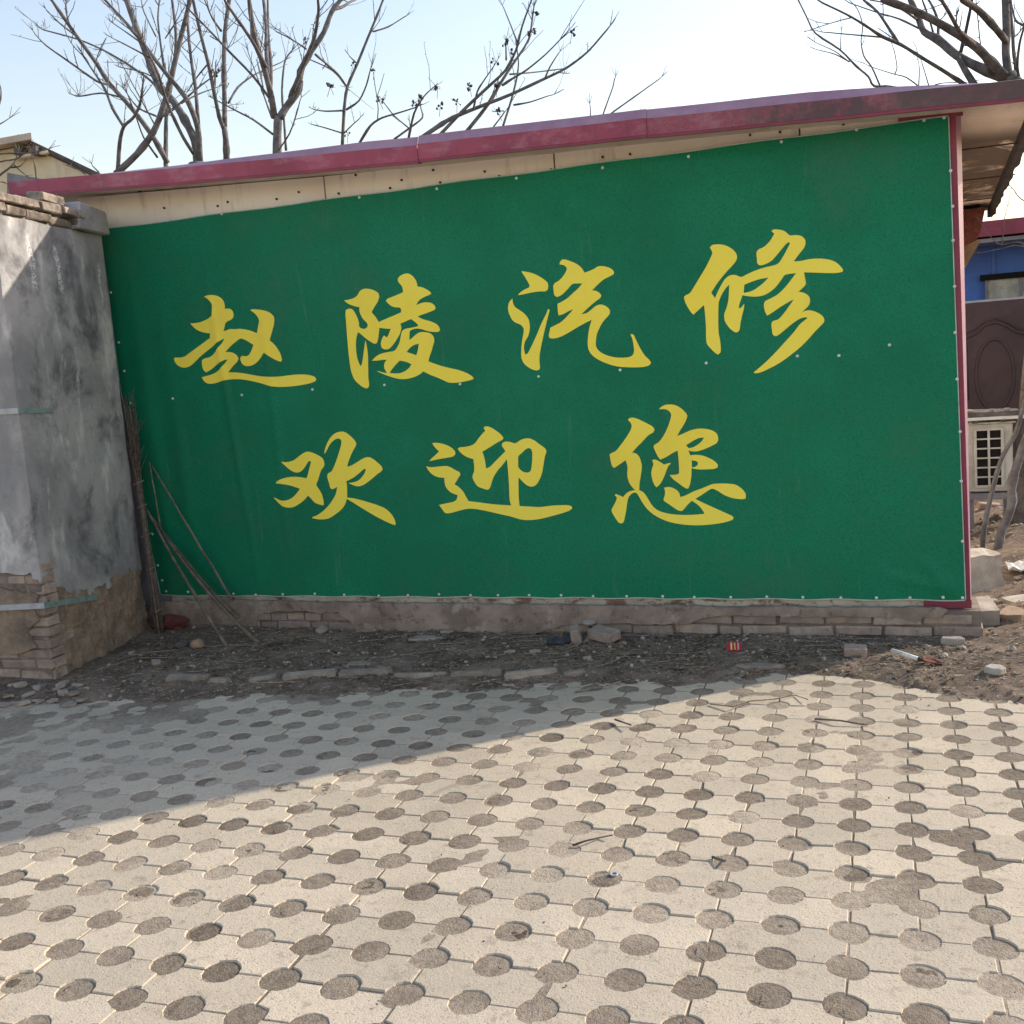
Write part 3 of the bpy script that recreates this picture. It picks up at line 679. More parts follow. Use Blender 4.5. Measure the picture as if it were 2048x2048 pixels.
def smooth_outline(pts):
    """rounds gentle turns (Catmull-Rom), keeps sharp corners"""
    n = len(pts); P = [Vector(p) for p in pts]; sharp = []
    for i in range(n):
        a = (P[i] - P[i - 1]); b = (P[(i + 1) % n] - P[i])
        sharp.append(a.length > 0 and b.length > 0 and a.angle(b) > R(52))
    out = []
    for i in range(n):
        p1, p2 = P[i], P[(i + 1) % n]
        p0 = P[i - 1] if not sharp[i] else p1 - (p2 - p1); p3 = P[(i + 2) % n] if not sharp[(i + 1) % n] else p2 + (p2 - p1)
        k = max(1, min(4, int((p2 - p1).length / 18)))
        for j in range(k):
            t = j / k
            out.append(0.5 * ((2 * p1) + (p2 - p0) * t + (2 * p0 - 5 * p1 + 4 * p2 - p3) * t * t + (3 * p1 - p0 - 3 * p2 + p3) * t ** 3))
    return out
def make_char(x0, y0, sc, loops):
    cu = bpy.data.curves.new('character', 'CURVE'); cu.dimensions = '2D'; cu.fill_mode = 'BOTH'
    for L in loops:
        pts = []
        for q in smooth_outline(L):
            P = on_y(x0 + q.x * sc, y0 + q.y * sc, WY - 0.006); pts.append((P.x, P.z))
        s = cu.splines.new('POLY'); s.points.add(len(pts) - 1); s.use_cyclic_u = True
        for a, p in zip(s.points, pts): a.co = (p[0], p[1], 0, 1)
    tmp = bpy.data.objects.new('tmp', cu); col.objects.link(tmp)
    dg = bpy.context.evaluated_depsgraph_get(); me = bpy.data.meshes.new_from_object(tmp.evaluated_get(dg))
    bpy.data.objects.remove(tmp); bpy.data.curves.remove(cu)
    bm = bmesh.new(); bm.from_mesh(me)
    bmesh.ops.remove_doubles(bm, verts=bm.verts, dist=1e-5)
    for ax in (0, 1):
        lo = min(v.co[ax] for v in bm.verts); hi = max(v.co[ax] for v in bm.verts); k = math.ceil(lo / 0.02) * 0.02 + 0.0013
        while k < hi:
            co = [0, 0, 0]; co[ax] = k; no = [0, 0, 0]; no[ax] = 1
            bmesh.ops.bisect_plane(bm, geom=bm.verts[:] + bm.edges[:] + bm.faces[:], plane_co=co, plane_no=no); k += 0.02
    for v in bm.verts:
        x, z = v.co.x, v.co.y; v.co = Vector((x, WY - bw(x, z) - 0.0016, z))
    for f in bm.faces:
        if f.normal.y > 0: f.normal_flip()
    me2 = bpy.data.meshes.new('character'); bm.to_mesh(me2); bm.free(); bpy.data.meshes.remove(me)
    return obj('character', me2, M['yellow'], banner, smooth=True)
CHARS = [
 (320, 560, 340/1932, [[(503,190),(530,178),(580,170),(650,180),(700,208),(732,255),(742,330),(790,325),(822,345),(838,380),(835,425),(810,452),(768,470),(748,490),(738,530),(725,583),(765,570),(800,557),(850,560),(910,555),(970,562),(1030,575),(1105,605),(1118,530),(1130,460),(1110,415),(1075,375),(1028,342),(1050,333),(1110,335),(1180,345),(1240,365),(1280,395),(1300,430),(1298,500),(1275,590),(1250,685),(1300,730),(1345,790),(1375,850),(1388,910),(1375,930),(1320,910),(1250,870),(1185,825),(1150,880),(1110,930),(1060,965),(1000,980),(950,965),(925,930),(915,890),(925,868),(950,862),(985,868),(1015,850),(1045,795),(1065,738),(1030,715),(970,680),(920,665),(880,690),(830,730),(790,770),(745,820),(790,817),(840,830),(880,860),(895,900),(880,930),(830,980),(778,1050),(850,1050),(950,1060),(1050,1078),(1150,1095),(1250,1100),(1350,1098),(1450,1085),(1550,1075),(1650,1075),(1720,1085),(1765,1105),(1778,1130),(1765,1150),(1700,1175),(1600,1195),(1480,1210),(1370,1215),(1290,1210),(1220,1195),(1120,1165),(1000,1140),(900,1127),(800,1130),(720,1145),(640,1170),(570,1180),(520,1165),(490,1130),(478,1105),(510,1095),(570,1080),(630,1055),(690,1010),(740,950),(770,905),(745,905),(700,930),(640,970),(580,1020),(525,1050),(495,1020),(480,970),(478,915),(510,890),(560,880),(610,845),(660,780),(700,730),(735,670),(715,672),(660,710),(590,765),(520,820),(450,880),(390,940),(340,980),(280,997),(220,980),(180,940),(165,900),(175,880),(220,882),(280,870),(350,820),(420,770),(500,710),(570,660),(572,605),(520,600),(450,580),(400,550),(365,515),(348,493),(400,490),(460,480),(530,450),(597,408),(600,340),(597,275),(570,235),(530,205)]]),
 (660, 520, 320/1932, [[(175,488),(230,478),(290,460),(335,425),(360,380),(400,352),(450,347),(510,357),(560,380),(590,405),(597,440),(580,500),(550,550),(505,630),(540,670),(575,720),(590,750),(650,722),(750,680),(860,632),(862,600),(848,575),(800,572),(750,560),(710,530),(690,510),(677,490),(690,472),(740,450),(820,418),(885,388),(880,350),(865,310),(830,270),(818,240),(835,205),(880,175),(930,162),(975,175),(1015,210),(1045,260),(1060,322),(1110,328),(1160,350),(1200,375),(1225,400),(1210,418),(1160,438),(1100,470),(1065,505),(1045,545),(1080,530),(1130,513),(1190,512),(1240,525),(1265,548),(1278,580),(1265,602),(1200,630),(1130,655),(1062,680),(1100,705),(1160,725),(1230,745),(1290,775),(1320,810),(1332,850),(1310,868),(1240,868),(1170,855),(1110,835),(1050,828),(1000,838),(965,860),(962,920),(962,968),(1000,935),(1040,900),(1080,875),(1130,870),(1190,878),(1235,900),(1260,945),(1262,980),(1245,1040),(1225,1110),(1200,1180),(1192,1225),(1260,1250),(1350,1280),(1450,1305),(1540,1325),(1620,1350),(1690,1385),(1735,1420),(1730,1440),(1680,1455),(1600,1472),(1520,1482),(1440,1480),(1380,1455),(1300,1420),(1210,1385),(1130,1345),(1080,1385),(1010,1415),(930,1435),(850,1437),(770,1420),(690,1395),(620,1365),(568,1342),(600,1345),(650,1360),(690,1363),(665,1320),(655,1280),(665,1235),(690,1205),(640,1205),(570,1215),(510,1217),(530,1190),(580,1150),(640,1125),(710,1110),(775,1098),(810,1060),(840,1000),(855,930),(868,870),(900,835),(960,822),(1020,812),(1070,795),(1055,770),(1015,738),(980,712),(930,735),(890,752),(850,770),(865,815),(850,880),(820,940),(770,1015),(720,1068),(680,1080),(640,1070),(618,1035),(620,980),(640,930),(655,910),(672,925),(690,935),(705,910),(720,870),(735,832),(670,828),(600,818),(590,900),(580,970),(565,1005),(545,1012),(510,998),(440,950),(380,900),(345,870),(325,920),(315,1000),(318,1100),(330,1180),(350,1240),(370,1282),(385,1260),(400,1180),(415,1070),(430,970),(445,1030),(460,1150),(463,1300),(465,1420),(475,1500),(465,1540),(445,1550),(400,1535),(340,1490),(290,1430),(255,1330),(235,1200),(220,1050),(208,900),(198,750),(190,650),(195,605),(220,590),(270,592),(300,630),(330,690),(350,750),(357,805),(375,825),(420,832),(450,815),(460,785),(445,755),(405,715),(375,665),(357,610),(358,572),(310,560),(250,540),(210,520)],
   [(1075,1010),(1065,1080),(1045,1150),(990,1130),(928,1112),(960,1070),(1010,1030)], [(845,1215),(900,1225),(950,1240),(985,1260),(960,1300),(910,1340),(850,1365),(790,1370),(722,1364),(750,1320),(800,1260)]]),
 (990, 490, 340/1932, [[(300,298),(360,305),(440,325),(510,360),(570,400),(600,430),(607,470),(600,510),(575,527),(520,527),(450,535),(370,550),(300,565),(260,570),(300,530),(350,500),(390,482),(395,460),(375,420),(340,360)],
   [(200,610),(175,630),(152,680),(150,740),(170,800),(200,855),(240,885),(290,905),(325,945),(325,1000),(310,1080),(300,1180),(300,1270),(320,1330),(360,1375),(420,1412),(470,1425),(505,1415),(512,1390),(505,1290),(520,1180),(545,1060),(570,950),(595,850),(622,745),(618,730),(602,732),(580,790),(530,890),(480,1010),(430,1120),(390,1200),(370,1235),(345,1245),(335,1210),(330,1150),(345,1090),(375,1040),(395,970),(395,900),(380,840),(340,785),(280,740),(230,705),(205,660)],
   [(735,220),(742,190),(765,165),(800,165),(860,185),(920,210),(970,245),(1000,280),(1018,315),(1080,293),(1130,270),(1170,245),(1220,240),(1280,252),(1330,275),(1355,310),(1350,330),(1300,360),(1240,390),(1180,440),(1105,515),(1150,522),(1190,545),(1210,575),(1200,600),(1140,645),(1070,705),(985,785),(1040,775),(1090,740),(1130,705),(1170,682),(1215,678),(1270,700),(1305,740),(1305,780),(1275,820),(1230,870),(1190,940),(1160,1010),(1148,1090),(1150,1150),(1180,1200),(1240,1240),(1310,1265),(1380,1278),(1460,1280),(1530,1272),(1570,1245),(1582,1200),(1575,1130),(1560,1060),(1540,1018),(1560,1010),(1580,1025),(1610,1090),(1650,1170),(1700,1250),(1755,1305),(1775,1340),(1755,1365),(1690,1385),(1600,1390),(1480,1388),(1370,1375),(1270,1345),(1180,1305),(1110,1255),(1070,1200),(1055,1130),(1060,1030),(1075,940),(1100,850),(1020,890),(930,940),(830,1000),(740,1045),(660,1063),(620,1055),(612,1030),(630,940),(690,910),(760,870),(830,800),(890,733),(840,750),(780,785),(725,800),(715,740),(712,668),(760,645),(830,600),(890,545),(950,490),(995,437),(930,438),(880,445),(830,500),(780,550),(740,580),(705,592),(680,575),(670,530),(665,460),(680,435),(730,405),(780,350),(810,300),(820,265),(795,235),(765,225)]]),
 (1350, 440, 360/1932, [[(375,295),(395,272),(440,262),(510,265),(580,290),(635,330),(665,380),(660,430),(620,485),(560,550),(500,620),(440,700),(390,780),(430,840),(455,780),(490,710),(530,645),(570,605),(610,590),(660,592),(710,612),(780,580),(870,540),(970,508),(1095,475),(1150,410),(1200,320),(1235,250),(1220,238),(1190,260),(1140,320),(1090,380),(1040,435),(980,470),(915,487),(885,465),(880,410),(875,350),(900,315),(960,285),(1020,225),(1060,160),(1065,145),(1035,118),(1060,102),(1120,104),(1180,122),(1232,165),(1290,162),(1350,170),(1390,200),(1402,240),(1390,290),(1350,345),(1310,395),(1275,445),(1350,440),(1450,420),(1560,415),(1650,425),(1720,450),(1770,490),(1805,535),(1800,555),(1740,568),(1650,570),(1500,565),(1385,562),(1395,620),(1405,680),(1385,715),(1325,770),(1380,780),(1430,810),(1450,850),(1440,910),(1400,955),(1365,990),(1420,970),(1480,975),(1550,1005),(1595,1045),(1602,1090),(1570,1130),(1510,1190),(1430,1280),(1340,1370),(1240,1450),(1130,1530),(1020,1590),(920,1635),(860,1645),(845,1635),(900,1590),(990,1510),(1080,1420),(1180,1310),(1270,1210),(1340,1120),(1400,1070),(1425,1050),(1400,1043),(1340,1060),(1270,1105),(1190,1170),(1110,1235),(1070,1245),(1050,1230),(1040,1170),(1035,1110),(1050,1085),(1110,1065),(1170,1000),(1225,925),(1275,853),(1220,880),(1130,935),(1050,990),(990,1027),(970,990),(955,920),(965,875),(1020,845),(1100,800),(1180,725),(1240,650),(1300,570),(1185,588),(1150,630),(1090,710),(1030,765),(960,805),(880,822),(800,820),(725,808),(710,850),(690,910),(685,945),(705,945),(730,915),(745,900),(740,950),(720,1030),(705,1100),(695,1175),(680,1200),(655,1207),(620,1190),(570,1140),(535,1080),(530,1010),(555,940),(572,870),(580,780),(583,695),(560,715),(520,770),(480,850),(468,920),(465,1050),(468,1200),(480,1270),(490,1340),(490,1420),(465,1445),(430,1425),(380,1375),(345,1330),(335,1270),(333,1150),(325,1030),(312,912),(260,960),(200,1015),(180,1000),(140,940),(110,880),(97,825),(120,805),(160,785),(210,710),(270,610),(330,510),(380,410),(402,355),(395,330)],
   [(745,695),(820,665),(910,635),(1005,618),(960,665),(900,715),(830,760),(738,785)]]),
 (530, 850, 280/1932, [[(230,503),(270,512),(330,508),(400,485),(460,440),(520,395),(575,370),(620,370),(690,395),(760,430),(805,470),(822,530),(815,570),(780,620),(755,690),(735,760),(712,825),(745,880),(785,950),(808,1030),(815,1100),(800,1108),(750,1095),(690,1070),(640,1015),(597,972),(550,1030),(480,1085),(400,1130),(330,1140),(250,1120),(190,1075),(145,1025),(118,1000),(150,1008),(210,1035),(280,1042),(350,1020),(420,965),(485,880),(430,860),(350,835),(260,815),(150,805),(165,780),(220,750),(300,725),(390,715),(480,718),(575,735),(595,680),(615,600),(638,510),(620,495),(600,505),(560,570),(510,630),(460,655),(410,650),(350,620),(290,570),(250,530)],
   [(825,400),(822,375),(840,300),(880,210),(930,145),(990,105),(1060,90),(1120,105),(1180,150),(1235,205),(1262,255),(1250,300),(1215,360),(1180,440),(1150,520),(1140,575),(1190,560),(1270,515),(1340,470),(1400,445),(1450,445),(1510,480),(1570,530),(1610,570),(1625,610),(1605,640),(1550,680),(1480,740),(1410,795),(1340,835),(1280,845),(1210,825),(1155,800),(1220,790),(1290,765),(1340,720),(1380,660),(1395,610),(1375,602),(1330,640),(1260,700),(1190,745),(1125,775),(1135,850),(1138,1000),(1220,1010),(1330,1035),(1450,1070),(1570,1110),(1660,1150),(1730,1210),(1780,1280),(1805,1350),(1800,1380),(1760,1370),(1650,1320),(1500,1240),(1350,1150),(1220,1070),(1130,1018),(1110,1090),(1060,1160),(990,1220),(900,1280),(820,1300),(740,1300),(655,1285),(660,1268),(720,1245),(800,1190),(880,1110),(950,1010),(985,930),(998,850),(970,870),(930,888),(905,870),(890,810),(870,750),(862,690),(875,665),(920,640),(960,560),(1000,450),(1035,340),(1055,260),(1055,215),(1030,187),(990,190),(940,220),(890,280),(855,350)]]),
 (840, 840, 320/1932, [[(148,278),(200,275),(270,285),(340,310),(390,340),(425,380),(430,410),(400,440),(330,455),(240,470),(170,485),(112,497),(140,465),(190,420),(230,378),(200,350),(170,315)],
   [(78,555),(110,568),(170,568),(240,560),(320,555),(370,570),(430,605),(480,630),(490,655),(465,700),(418,775),(470,810),(520,860),(560,930),(588,980),(700,992),(830,1010),(950,1022),(1105,1030),(1085,960),(1078,800),(1068,640),(1052,470),(1000,540),(940,610),(890,690),(860,780),(840,830),(820,842),(770,830),(700,800),(655,740),(635,680),(655,620),(655,540),(645,470),(590,455),(530,425),(480,380),(457,345),(480,330),(540,325),(610,310),(660,285),(710,220),(760,160),(792,130),(770,95),(785,78),(820,77),(870,95),(930,135),(980,175),(1010,215),(1000,235),(930,275),(850,325),(755,382),(775,440),(790,510),(800,585),(850,560),(920,490),(990,420),(1035,375),(1010,340),(990,305),(1000,275),(1040,260),(1090,265),(1155,280),(1210,245),(1260,225),(1320,222),(1380,245),(1450,295),(1510,340),(1528,380),(1510,440),(1495,530),(1475,640),(1440,730),(1400,785),(1345,805),(1290,785),(1240,740),(1192,692),(1192,800),(1195,940),(1205,1038),(1320,1045),(1450,1050),(1580,1035),(1700,1028),(1800,1030),(1835,1045),(1838,1070),(1790,1100),(1700,1130),(1570,1165),(1440,1195),(1320,1207),(1220,1200),(1100,1165),(980,1138),(860,1110),(740,1085),(620,1070),(530,1080),(420,1110),(345,1127),(300,1120),(270,1080),(230,1025),(290,1012),(350,1000),(410,985),(445,955),(455,905),(420,895),(360,865),(315,810),(298,750),(295,697),(230,692),(170,670),(120,630),(90,590)],
   [(1310,338),(1345,350),(1358,390),(1358,470),(1350,560),(1335,620),(1305,635),(1250,625),(1210,595),(1190,570),(1188,500),(1192,435),(1230,400),(1270,360)]]),
 (1200, 790, 310/1932, [[(350,310),(365,290),(410,282),(470,298),(540,330),(610,365),(660,395),(680,430),(665,465),(600,505),(540,570),(470,640),(400,718),(450,728),(490,770),(515,840),(522,900),(510,1000),(495,1100),(490,1187),(540,1210),(580,1260),(615,1320),(660,1385),(720,1435),(800,1465),(900,1485),(1050,1495),(1200,1490),(1300,1480),(1295,1460),(1260,1410),(1210,1360),(1145,1318),(1090,1370),(1050,1420),(1020,1445),(985,1442),(930,1410),(860,1360),(800,1320),(792,1300),(808,1250),(812,1200),(800,1155),(830,1148),(890,1150),(950,1180),(985,1215),(1003,1272),(1080,1245),(1170,1200),(1280,1160),(1360,1125),(1410,1108),(1480,1103),(1580,1103),(1680,1115),(1740,1145),(1790,1190),(1818,1240),(1815,1290),(1790,1298),(1720,1295),(1640,1280),(1550,1245),(1470,1195),(1410,1168),(1370,1178),(1290,1230),(1190,1295),(1270,1335),(1370,1380),(1480,1430),(1590,1480),(1655,1510),(1668,1535),(1650,1555),(1580,1580),(1450,1605),(1300,1620),(1150,1622),(1010,1610),(880,1585),(770,1545),(670,1490),(590,1420),(530,1340),(490,1270),(465,1230),(430,1215),(390,1235),(355,1280),(340,1350),(325,1450),(305,1550),(290,1590),(265,1602),(235,1590),(190,1530),(150,1460),(145,1430),(170,1380),(205,1310),(208,1270),(185,1248),(200,1232),(230,1245),(270,1260),(290,1272),(320,1235),(370,1200),(440,1185),(400,1145),(360,1080),(342,1000),(345,900),(330,840),(318,812),(260,855),(180,908),(155,890),(135,820),(122,740),(150,720),(200,695),(270,610),(340,510),(390,420),(395,370),(375,335)],
   [(735,178),(755,155),(810,125),(880,117),(950,130),(1010,165),(1060,210),(1088,255),(1075,310),(1040,380),(1000,440),(965,512),(1040,480),(1130,440),(1220,420),(1300,420),(1380,435),(1440,465),(1470,510),(1472,570),(1455,600),(1390,635),(1300,675),(1220,700),(1150,703),(1103,690),(1125,752),(1190,745),(1280,755),(1360,785),(1430,825),(1470,870),(1468,900),(1430,918),(1350,925),(1250,928),(1180,920),(1142,908),(1140,1000),(1125,1100),(1105,1160),(1085,1167),(1050,1150),(980,1100),(910,1045),(870,997),(920,995),(960,990),(988,975),(985,880),(978,780),(968,692),(910,720),(840,765),(755,805),(730,780),(690,700),(668,640),(680,620),(740,580),(800,495),(850,390),(885,280),(885,230),(850,190),(800,175)],
   [(1295,530),(1270,575),(1210,625),(1150,655),(1105,662),(1090,645),(1075,625),(1130,590),(1200,550),(1250,533)], [(1144,815),(1190,820),(1222,840),(1218,870),(1180,898),(1146,903)],
   [(650,815),(670,803),(710,812),(760,840),(800,868),(850,850),(888,848),(850,890),(825,950),(795,1030),(750,1110),(705,1150),(685,1130),(655,1060),(640,970),(655,900),(668,860)]]),
]
for x0, y0, sc, loops in CHARS: make_char(x0, y0, sc, loops)
def screw_mesh():
    mb = MB(); mb.tube([(0, 0.004, 0), (0, -0.003, 0), (0, -0.0055, 0)], [0.0085, 0.0085, 0.004], 8)
    me = mb.mesh('screw'); me.materials.append(M['screw']); return me
SC = screw_mesh()
for px, py in [(337,441),(445,428),(720,395),(875,378),(1034,357),(1206,336),(1378,314),(1563,284),(1713,260),(1848,241),(1888,236),
               (223,585),(239,685),(250,742),(262,806),(307,1068),(318,1130),(326,1160),
               (334,1182),(378,1183),(468,1187),(513,1189),(567,1188),(631,1187),(690,1189),(759,1191),(817,1190),(879,1188),(942,1190),(997,1190),(1059,1190),(1123,1190),(1187,1192),(1254,1192),(1326,1192),(1389,1194),(1462,1194),(1534,1193),(1606,1194),(1682,1195),(1753,1195),(1820,1195),(1886,1194),(1925,1195),
               (1901,342),(1905,413),(1906,481),(1909,573),(1910,665),(1914,758),(1920,863),(1922,962),(1925,1082),
               (349,797),(485,790),(626,779),(770,770),(921,768),(1078,753),(1241,740),(1413,726),(1595,712),(1678,711),(1779,690)]:
    P = on_y(px, py, WY); P.y = WY - bw(P.x, P.z) - 0.001
    put(SC, 'screw', P, (0, 0, 0), banner)

# ================================================================== GATE PILLAR on the left
pillar = empty('gate_pillar', label='grey stucco gate pillar with crumbling brick foot and brick cap at the left', cat='pillar')
PA = Vector((-4.57, 4.79, 0)); PB = Vector((-4.79, 5.93, 0)); EV = (PB - PA); PL = EV.length; EV.normalize()
NR = Vector((EV.y, -EV.x, 0))              # outward normal of the side that faces right
def side(s, z): return PA + EV * s + Vector((0, 0, z))
def front(x, z): return Vector((x, PA.y, z))
def s_of(px, py):
    P = on_plane(px, py, PA, NR); return ((P - PA).dot(EV), P.z)
def f_of(px, py):
    P = on_y(px, py, PA.y); return (P.x, P.z)
t = 0.014
core = MB(); i0 = side(t, 0) - NR * t; i0 = Vector((PA.x - t, PA.y + t, 0)); i1 = side(PL, 0) - NR * t
a, b, c, d = i0, i1, Vector((-6.4, 5.93, 0)), Vector((-6.4, PA.y + t, 0))
core.hexa([Vector((p.x, p.y, -0.1)) for p in (a, b, c, d)] + [Vector((p.x, p.y, 2.66)) for p in (a, b, c, d)])
core.build('core', M['mortar'], pillar)
# stucco: side skin, front skin, with a broken lower edge
Z = 560 / 1745.0
sd_px = [(95 + 0, 1160), (103, 1172), (128, 1181), (157, 1189), (185, 1192), (205, 1185), (225, 1172), (238, 1157), (258, 1146), (279, 1138), (287, 1140)]
ss = [s_of(*p) for p in sd_px]; ss[0] = (0.0, ss[0][1]); ss[-1] = (PL, ss[-1][1])
out = jag([(PL, 2.665), (0, 2.665)] + ss, seed=3, amp=0.004)
fix = [(min(max(x, 0.0), PL), min(z, 2.665)) for x, z in out]
poly_skin(fix, side, t * 0.95, 'stucco', M['stucco'], pillar, -NR, 0.0035, 0.05)
ff = [f_of(*p) for p in [(95, 1160), (85, 1162), (66, 1158), (62, 1145), (50, 1150), (20, 1147), (0, 1146), (-60, 1150), (-140, 1140)]]; ff[0] = (PA.x, ff[0][1])
out = jag([(PA.x, 2.665)] + ff + [(-6.4, ff[-1][1]), (-6.4, 2.665)], seed=4, amp=0.004)
fix = [(min(max(x, -6.4), PA.x), min(z, 2.665)) for x, z in out]
poly_skin(fix, front, t * 0.95, 'stucco', M['stucco'], pillar, Vector((0, 1, 0)), 0.0035, 0.05)
# crumbling mud plaster on the lower part of the side
lo = [s_of(*p) for p in [(120, 1190), (160, 1196), (205, 1188), (240, 1160), (285, 1142)]]
mud_pts = jag([(0.03, -0.06), (PL - 0.01, -0.06), (PL - 0.015, 0.10), (PL - 0.03, 0.3), (PL - 0.012, 0.56)] + [(min(x, PL - 0.01), z + 0.05) for x, z in reversed(lo)] + [(0.05, 0.54), (0.03, 0.42), (0.10, 0.36), (0.03, 0.24), (0.14, 0.17), (0.03, 0.08)], seed=5, amp=0.008)
poly_skin(mud_pts, lambda s, z: side(s, z) + NR * 0.001, 0.02, 'mud_plaster', M['mud'], pillar, -NR, 0.012, 0.018)
mud_pts = jag([(-6.3, 0.18), (-4.86, 0.17), (-4.66, 0.22), (-4.72, 0.31), (-4.62, 0.38), (-4.65, 0.46), (-4.60, 0.53), (-4.85, 0.57), (-6.3, 0.54)], seed=6, amp=0.008)
poly_skin(mud_pts, lambda x, z: front(x, z) + Vector((0, -0.004, 0)), 0.03, 'mud_plaster', M['mud'], pillar, Vector((0, 1, 0)), 0.010, 0.022)
# exposed bricks of the foot
rb = random.Random(31); zc = -0.01
for k in range(12):
    x = PA.x - 0.004 - (0.0 if k % 2 else 0.0); first = True
    while x > -6.3:
        half = (k % 2 == 0 and first) or rb.random() < 0.1
        L = 0.115 if half else 0.24
        put(rb.choice(BH if half else BR), 'brick', (x - L / 2, PA.y + 0.060 + rb.uniform(0.0, 0.010), zc + rb.uniform(-.004, .004)), (rb.uniform(-.04, .04), rb.uniform(-.02, .02), rb.uniform(-.04, .04)), pillar)
        x -= L + rb.uniform(0.008, 0.015); first = False
    # return of the corner brick along the side
    L = 0.24 if k % 2 == 0 else 0.115; me = rb.choice(BR if k % 2 == 0 else BH)
    P = side(0.002 + L / 2 + 0.03, zc) - NR * 0.060; ang = math.atan2(EV.y, EV.x)
    put(me, 'brick', P, (rb.uniform(-.02, .02), rb.uniform(-.02, .02), ang), pillar)
    zc += 0.0625
M['cap'] = basic('weathered_cap_brick', lin(158, 144, 130), lin(112, 102, 94), 11, 0.95, 140, 0.8, 0.005, 0.1, vary=0.2, layers=[(lin(70, 64, 60), 7, 0.5, 0.66, 0.75), (lin(186, 178, 166), 16, 0.55, 0.68, 0.7)])
BC = []
for me in BR:
    me = me.copy(); me.materials.clear(); me.materials.append(M['cap']); BC.append(me)
# brick cap, two projecting courses, the far end still plastered
rb = random.Random(8); ang = math.atan2(EV.y, EV.x)
for k, (z, ov) in enumerate(((2.695, 0.030), (2.757, 0.045))):
    s = -0.05 + (0.0 if k else -0.11)
    while s < (0.86 if k == 0 else 0.80):
        P = side(s + 0.12, z + rb.uniform(-.003, .003)) + NR * (ov - 0.055 + rb.uniform(-0.022, 0.008))
        put(rb.choice(BC), 'cap_brick', P, (rb.uniform(-.03, .03), rb.uniform(-.02, .02), ang + rb.uniform(-.08, .08)), pillar, (rb.uniform(.8, 1.0), 1, rb.uniform(.85, 1.1))); s += 0.23 + rb.uniform(0.004, 0.016)
    x = PA.x - 0.12
    while x > -6.3:
        put(rb.choice(BC), 'cap_brick', (x, PA.y + 0.055 - ov, z + rb.uniform(-.003, .003)), (rb.uniform(-.03, .03), 0, rb.uniform(-.03, .03)), pillar); x -= 0.25
mb = MB(); mb.hexa([side(-0.02, 2.664), side(0.70, 2.664), side(0.70, 2.80), side(-0.02, 2.78)] + [side(-0.02, 2.664) - NR * 1.6, side(0.7, 2.664) - NR * 1.6, side(0.7, 2.80) - NR * 1.6, side(-0.02, 2.78) - NR * 1.6]); mb.build('cap_core', M['mortar'], pillar)
mb = MB(); mb.hexa([side(0.80, 2.668) + NR * 0.05, side(PL + 0.02, 2.668) + NR * 0.055, side(PL + 0.02, 2.815) + NR * 0.045, side(0.86, 2.84) + NR * 0.045,
                    side(0.80, 2.668) - NR * 0.9, side(PL + 0.02, 2.668) - NR * 0.9, side(PL + 0.02, 2.815) - NR * 0.9, side(0.86, 2.84) - NR * 0.9])
mb.build('cap_plaster', M['stucco'], pillar, bevel=0.008)
for k in range(3):
    P = side(0.66 + k * 0.1, 2.83) - NR * (0.06 + 0.05 * k); put(BC[k % 3], 'cap_brick', P, (0.05, 0.03, ang + 0.1 * k), pillar)
# flat metal straps bent round the corner
def strap(z0, z1, s1, drop, o=0.006):
    mb = MB(); h = 0.016
    mb.hexa([front(-6.2, z0 - h - drop * 1.6) - Vector((0, o, 0)), Vector((PA.x + o, PA.y - o, z0 - h)), Vector((PA.x + o, PA.y - o, z0 + h)), front(-6.2, z0 + h - drop * 1.6) - Vector((0, o, 0)),
             front(-6.2, z0 - h - drop * 1.6), Vector((PA.x, PA.y, z0 - h)), Vector((PA.x, PA.y, z0 + h)), front(-6.2, z0 + h - drop * 1.6)])
    st = mb.build('metal_strap', M['metal'], pillar)
    mb = MB(); q = NR * o
    mb.hexa([Vector((PA.x + o, PA.y - o, z0 - h)), side(s1, z1 - h) + q, side(s1, z1 + h) + q, Vector((PA.x + o, PA.y - o, z0 + h)),
             Vector((PA.x, PA.y, z0 - h)), side(s1, z1 - h), side(s1, z1 + h), Vector((PA.x, PA.y, z0 + h))])
    mb.build('bent_end', M['strap_end'], st)
M['strap_end'] = basic('greenish_strap_end', lin(132, 152, 146), lin(110, 128, 124), 16, 0.5, 60, 0.2, 0.002, 0.4, layers=[(lin(150, 148, 144), 9, 0.5, 0.7, 0.6)])
strap(f_of(42, 821)[1], s_of(100, 821)[1], s_of(105, 821)[0], -0.01)
strap(f_of(108, 1210)[1] - 0.0, s_of(185, 1196)[1], s_of(190, 1196)[0], 0.045, 0.020)

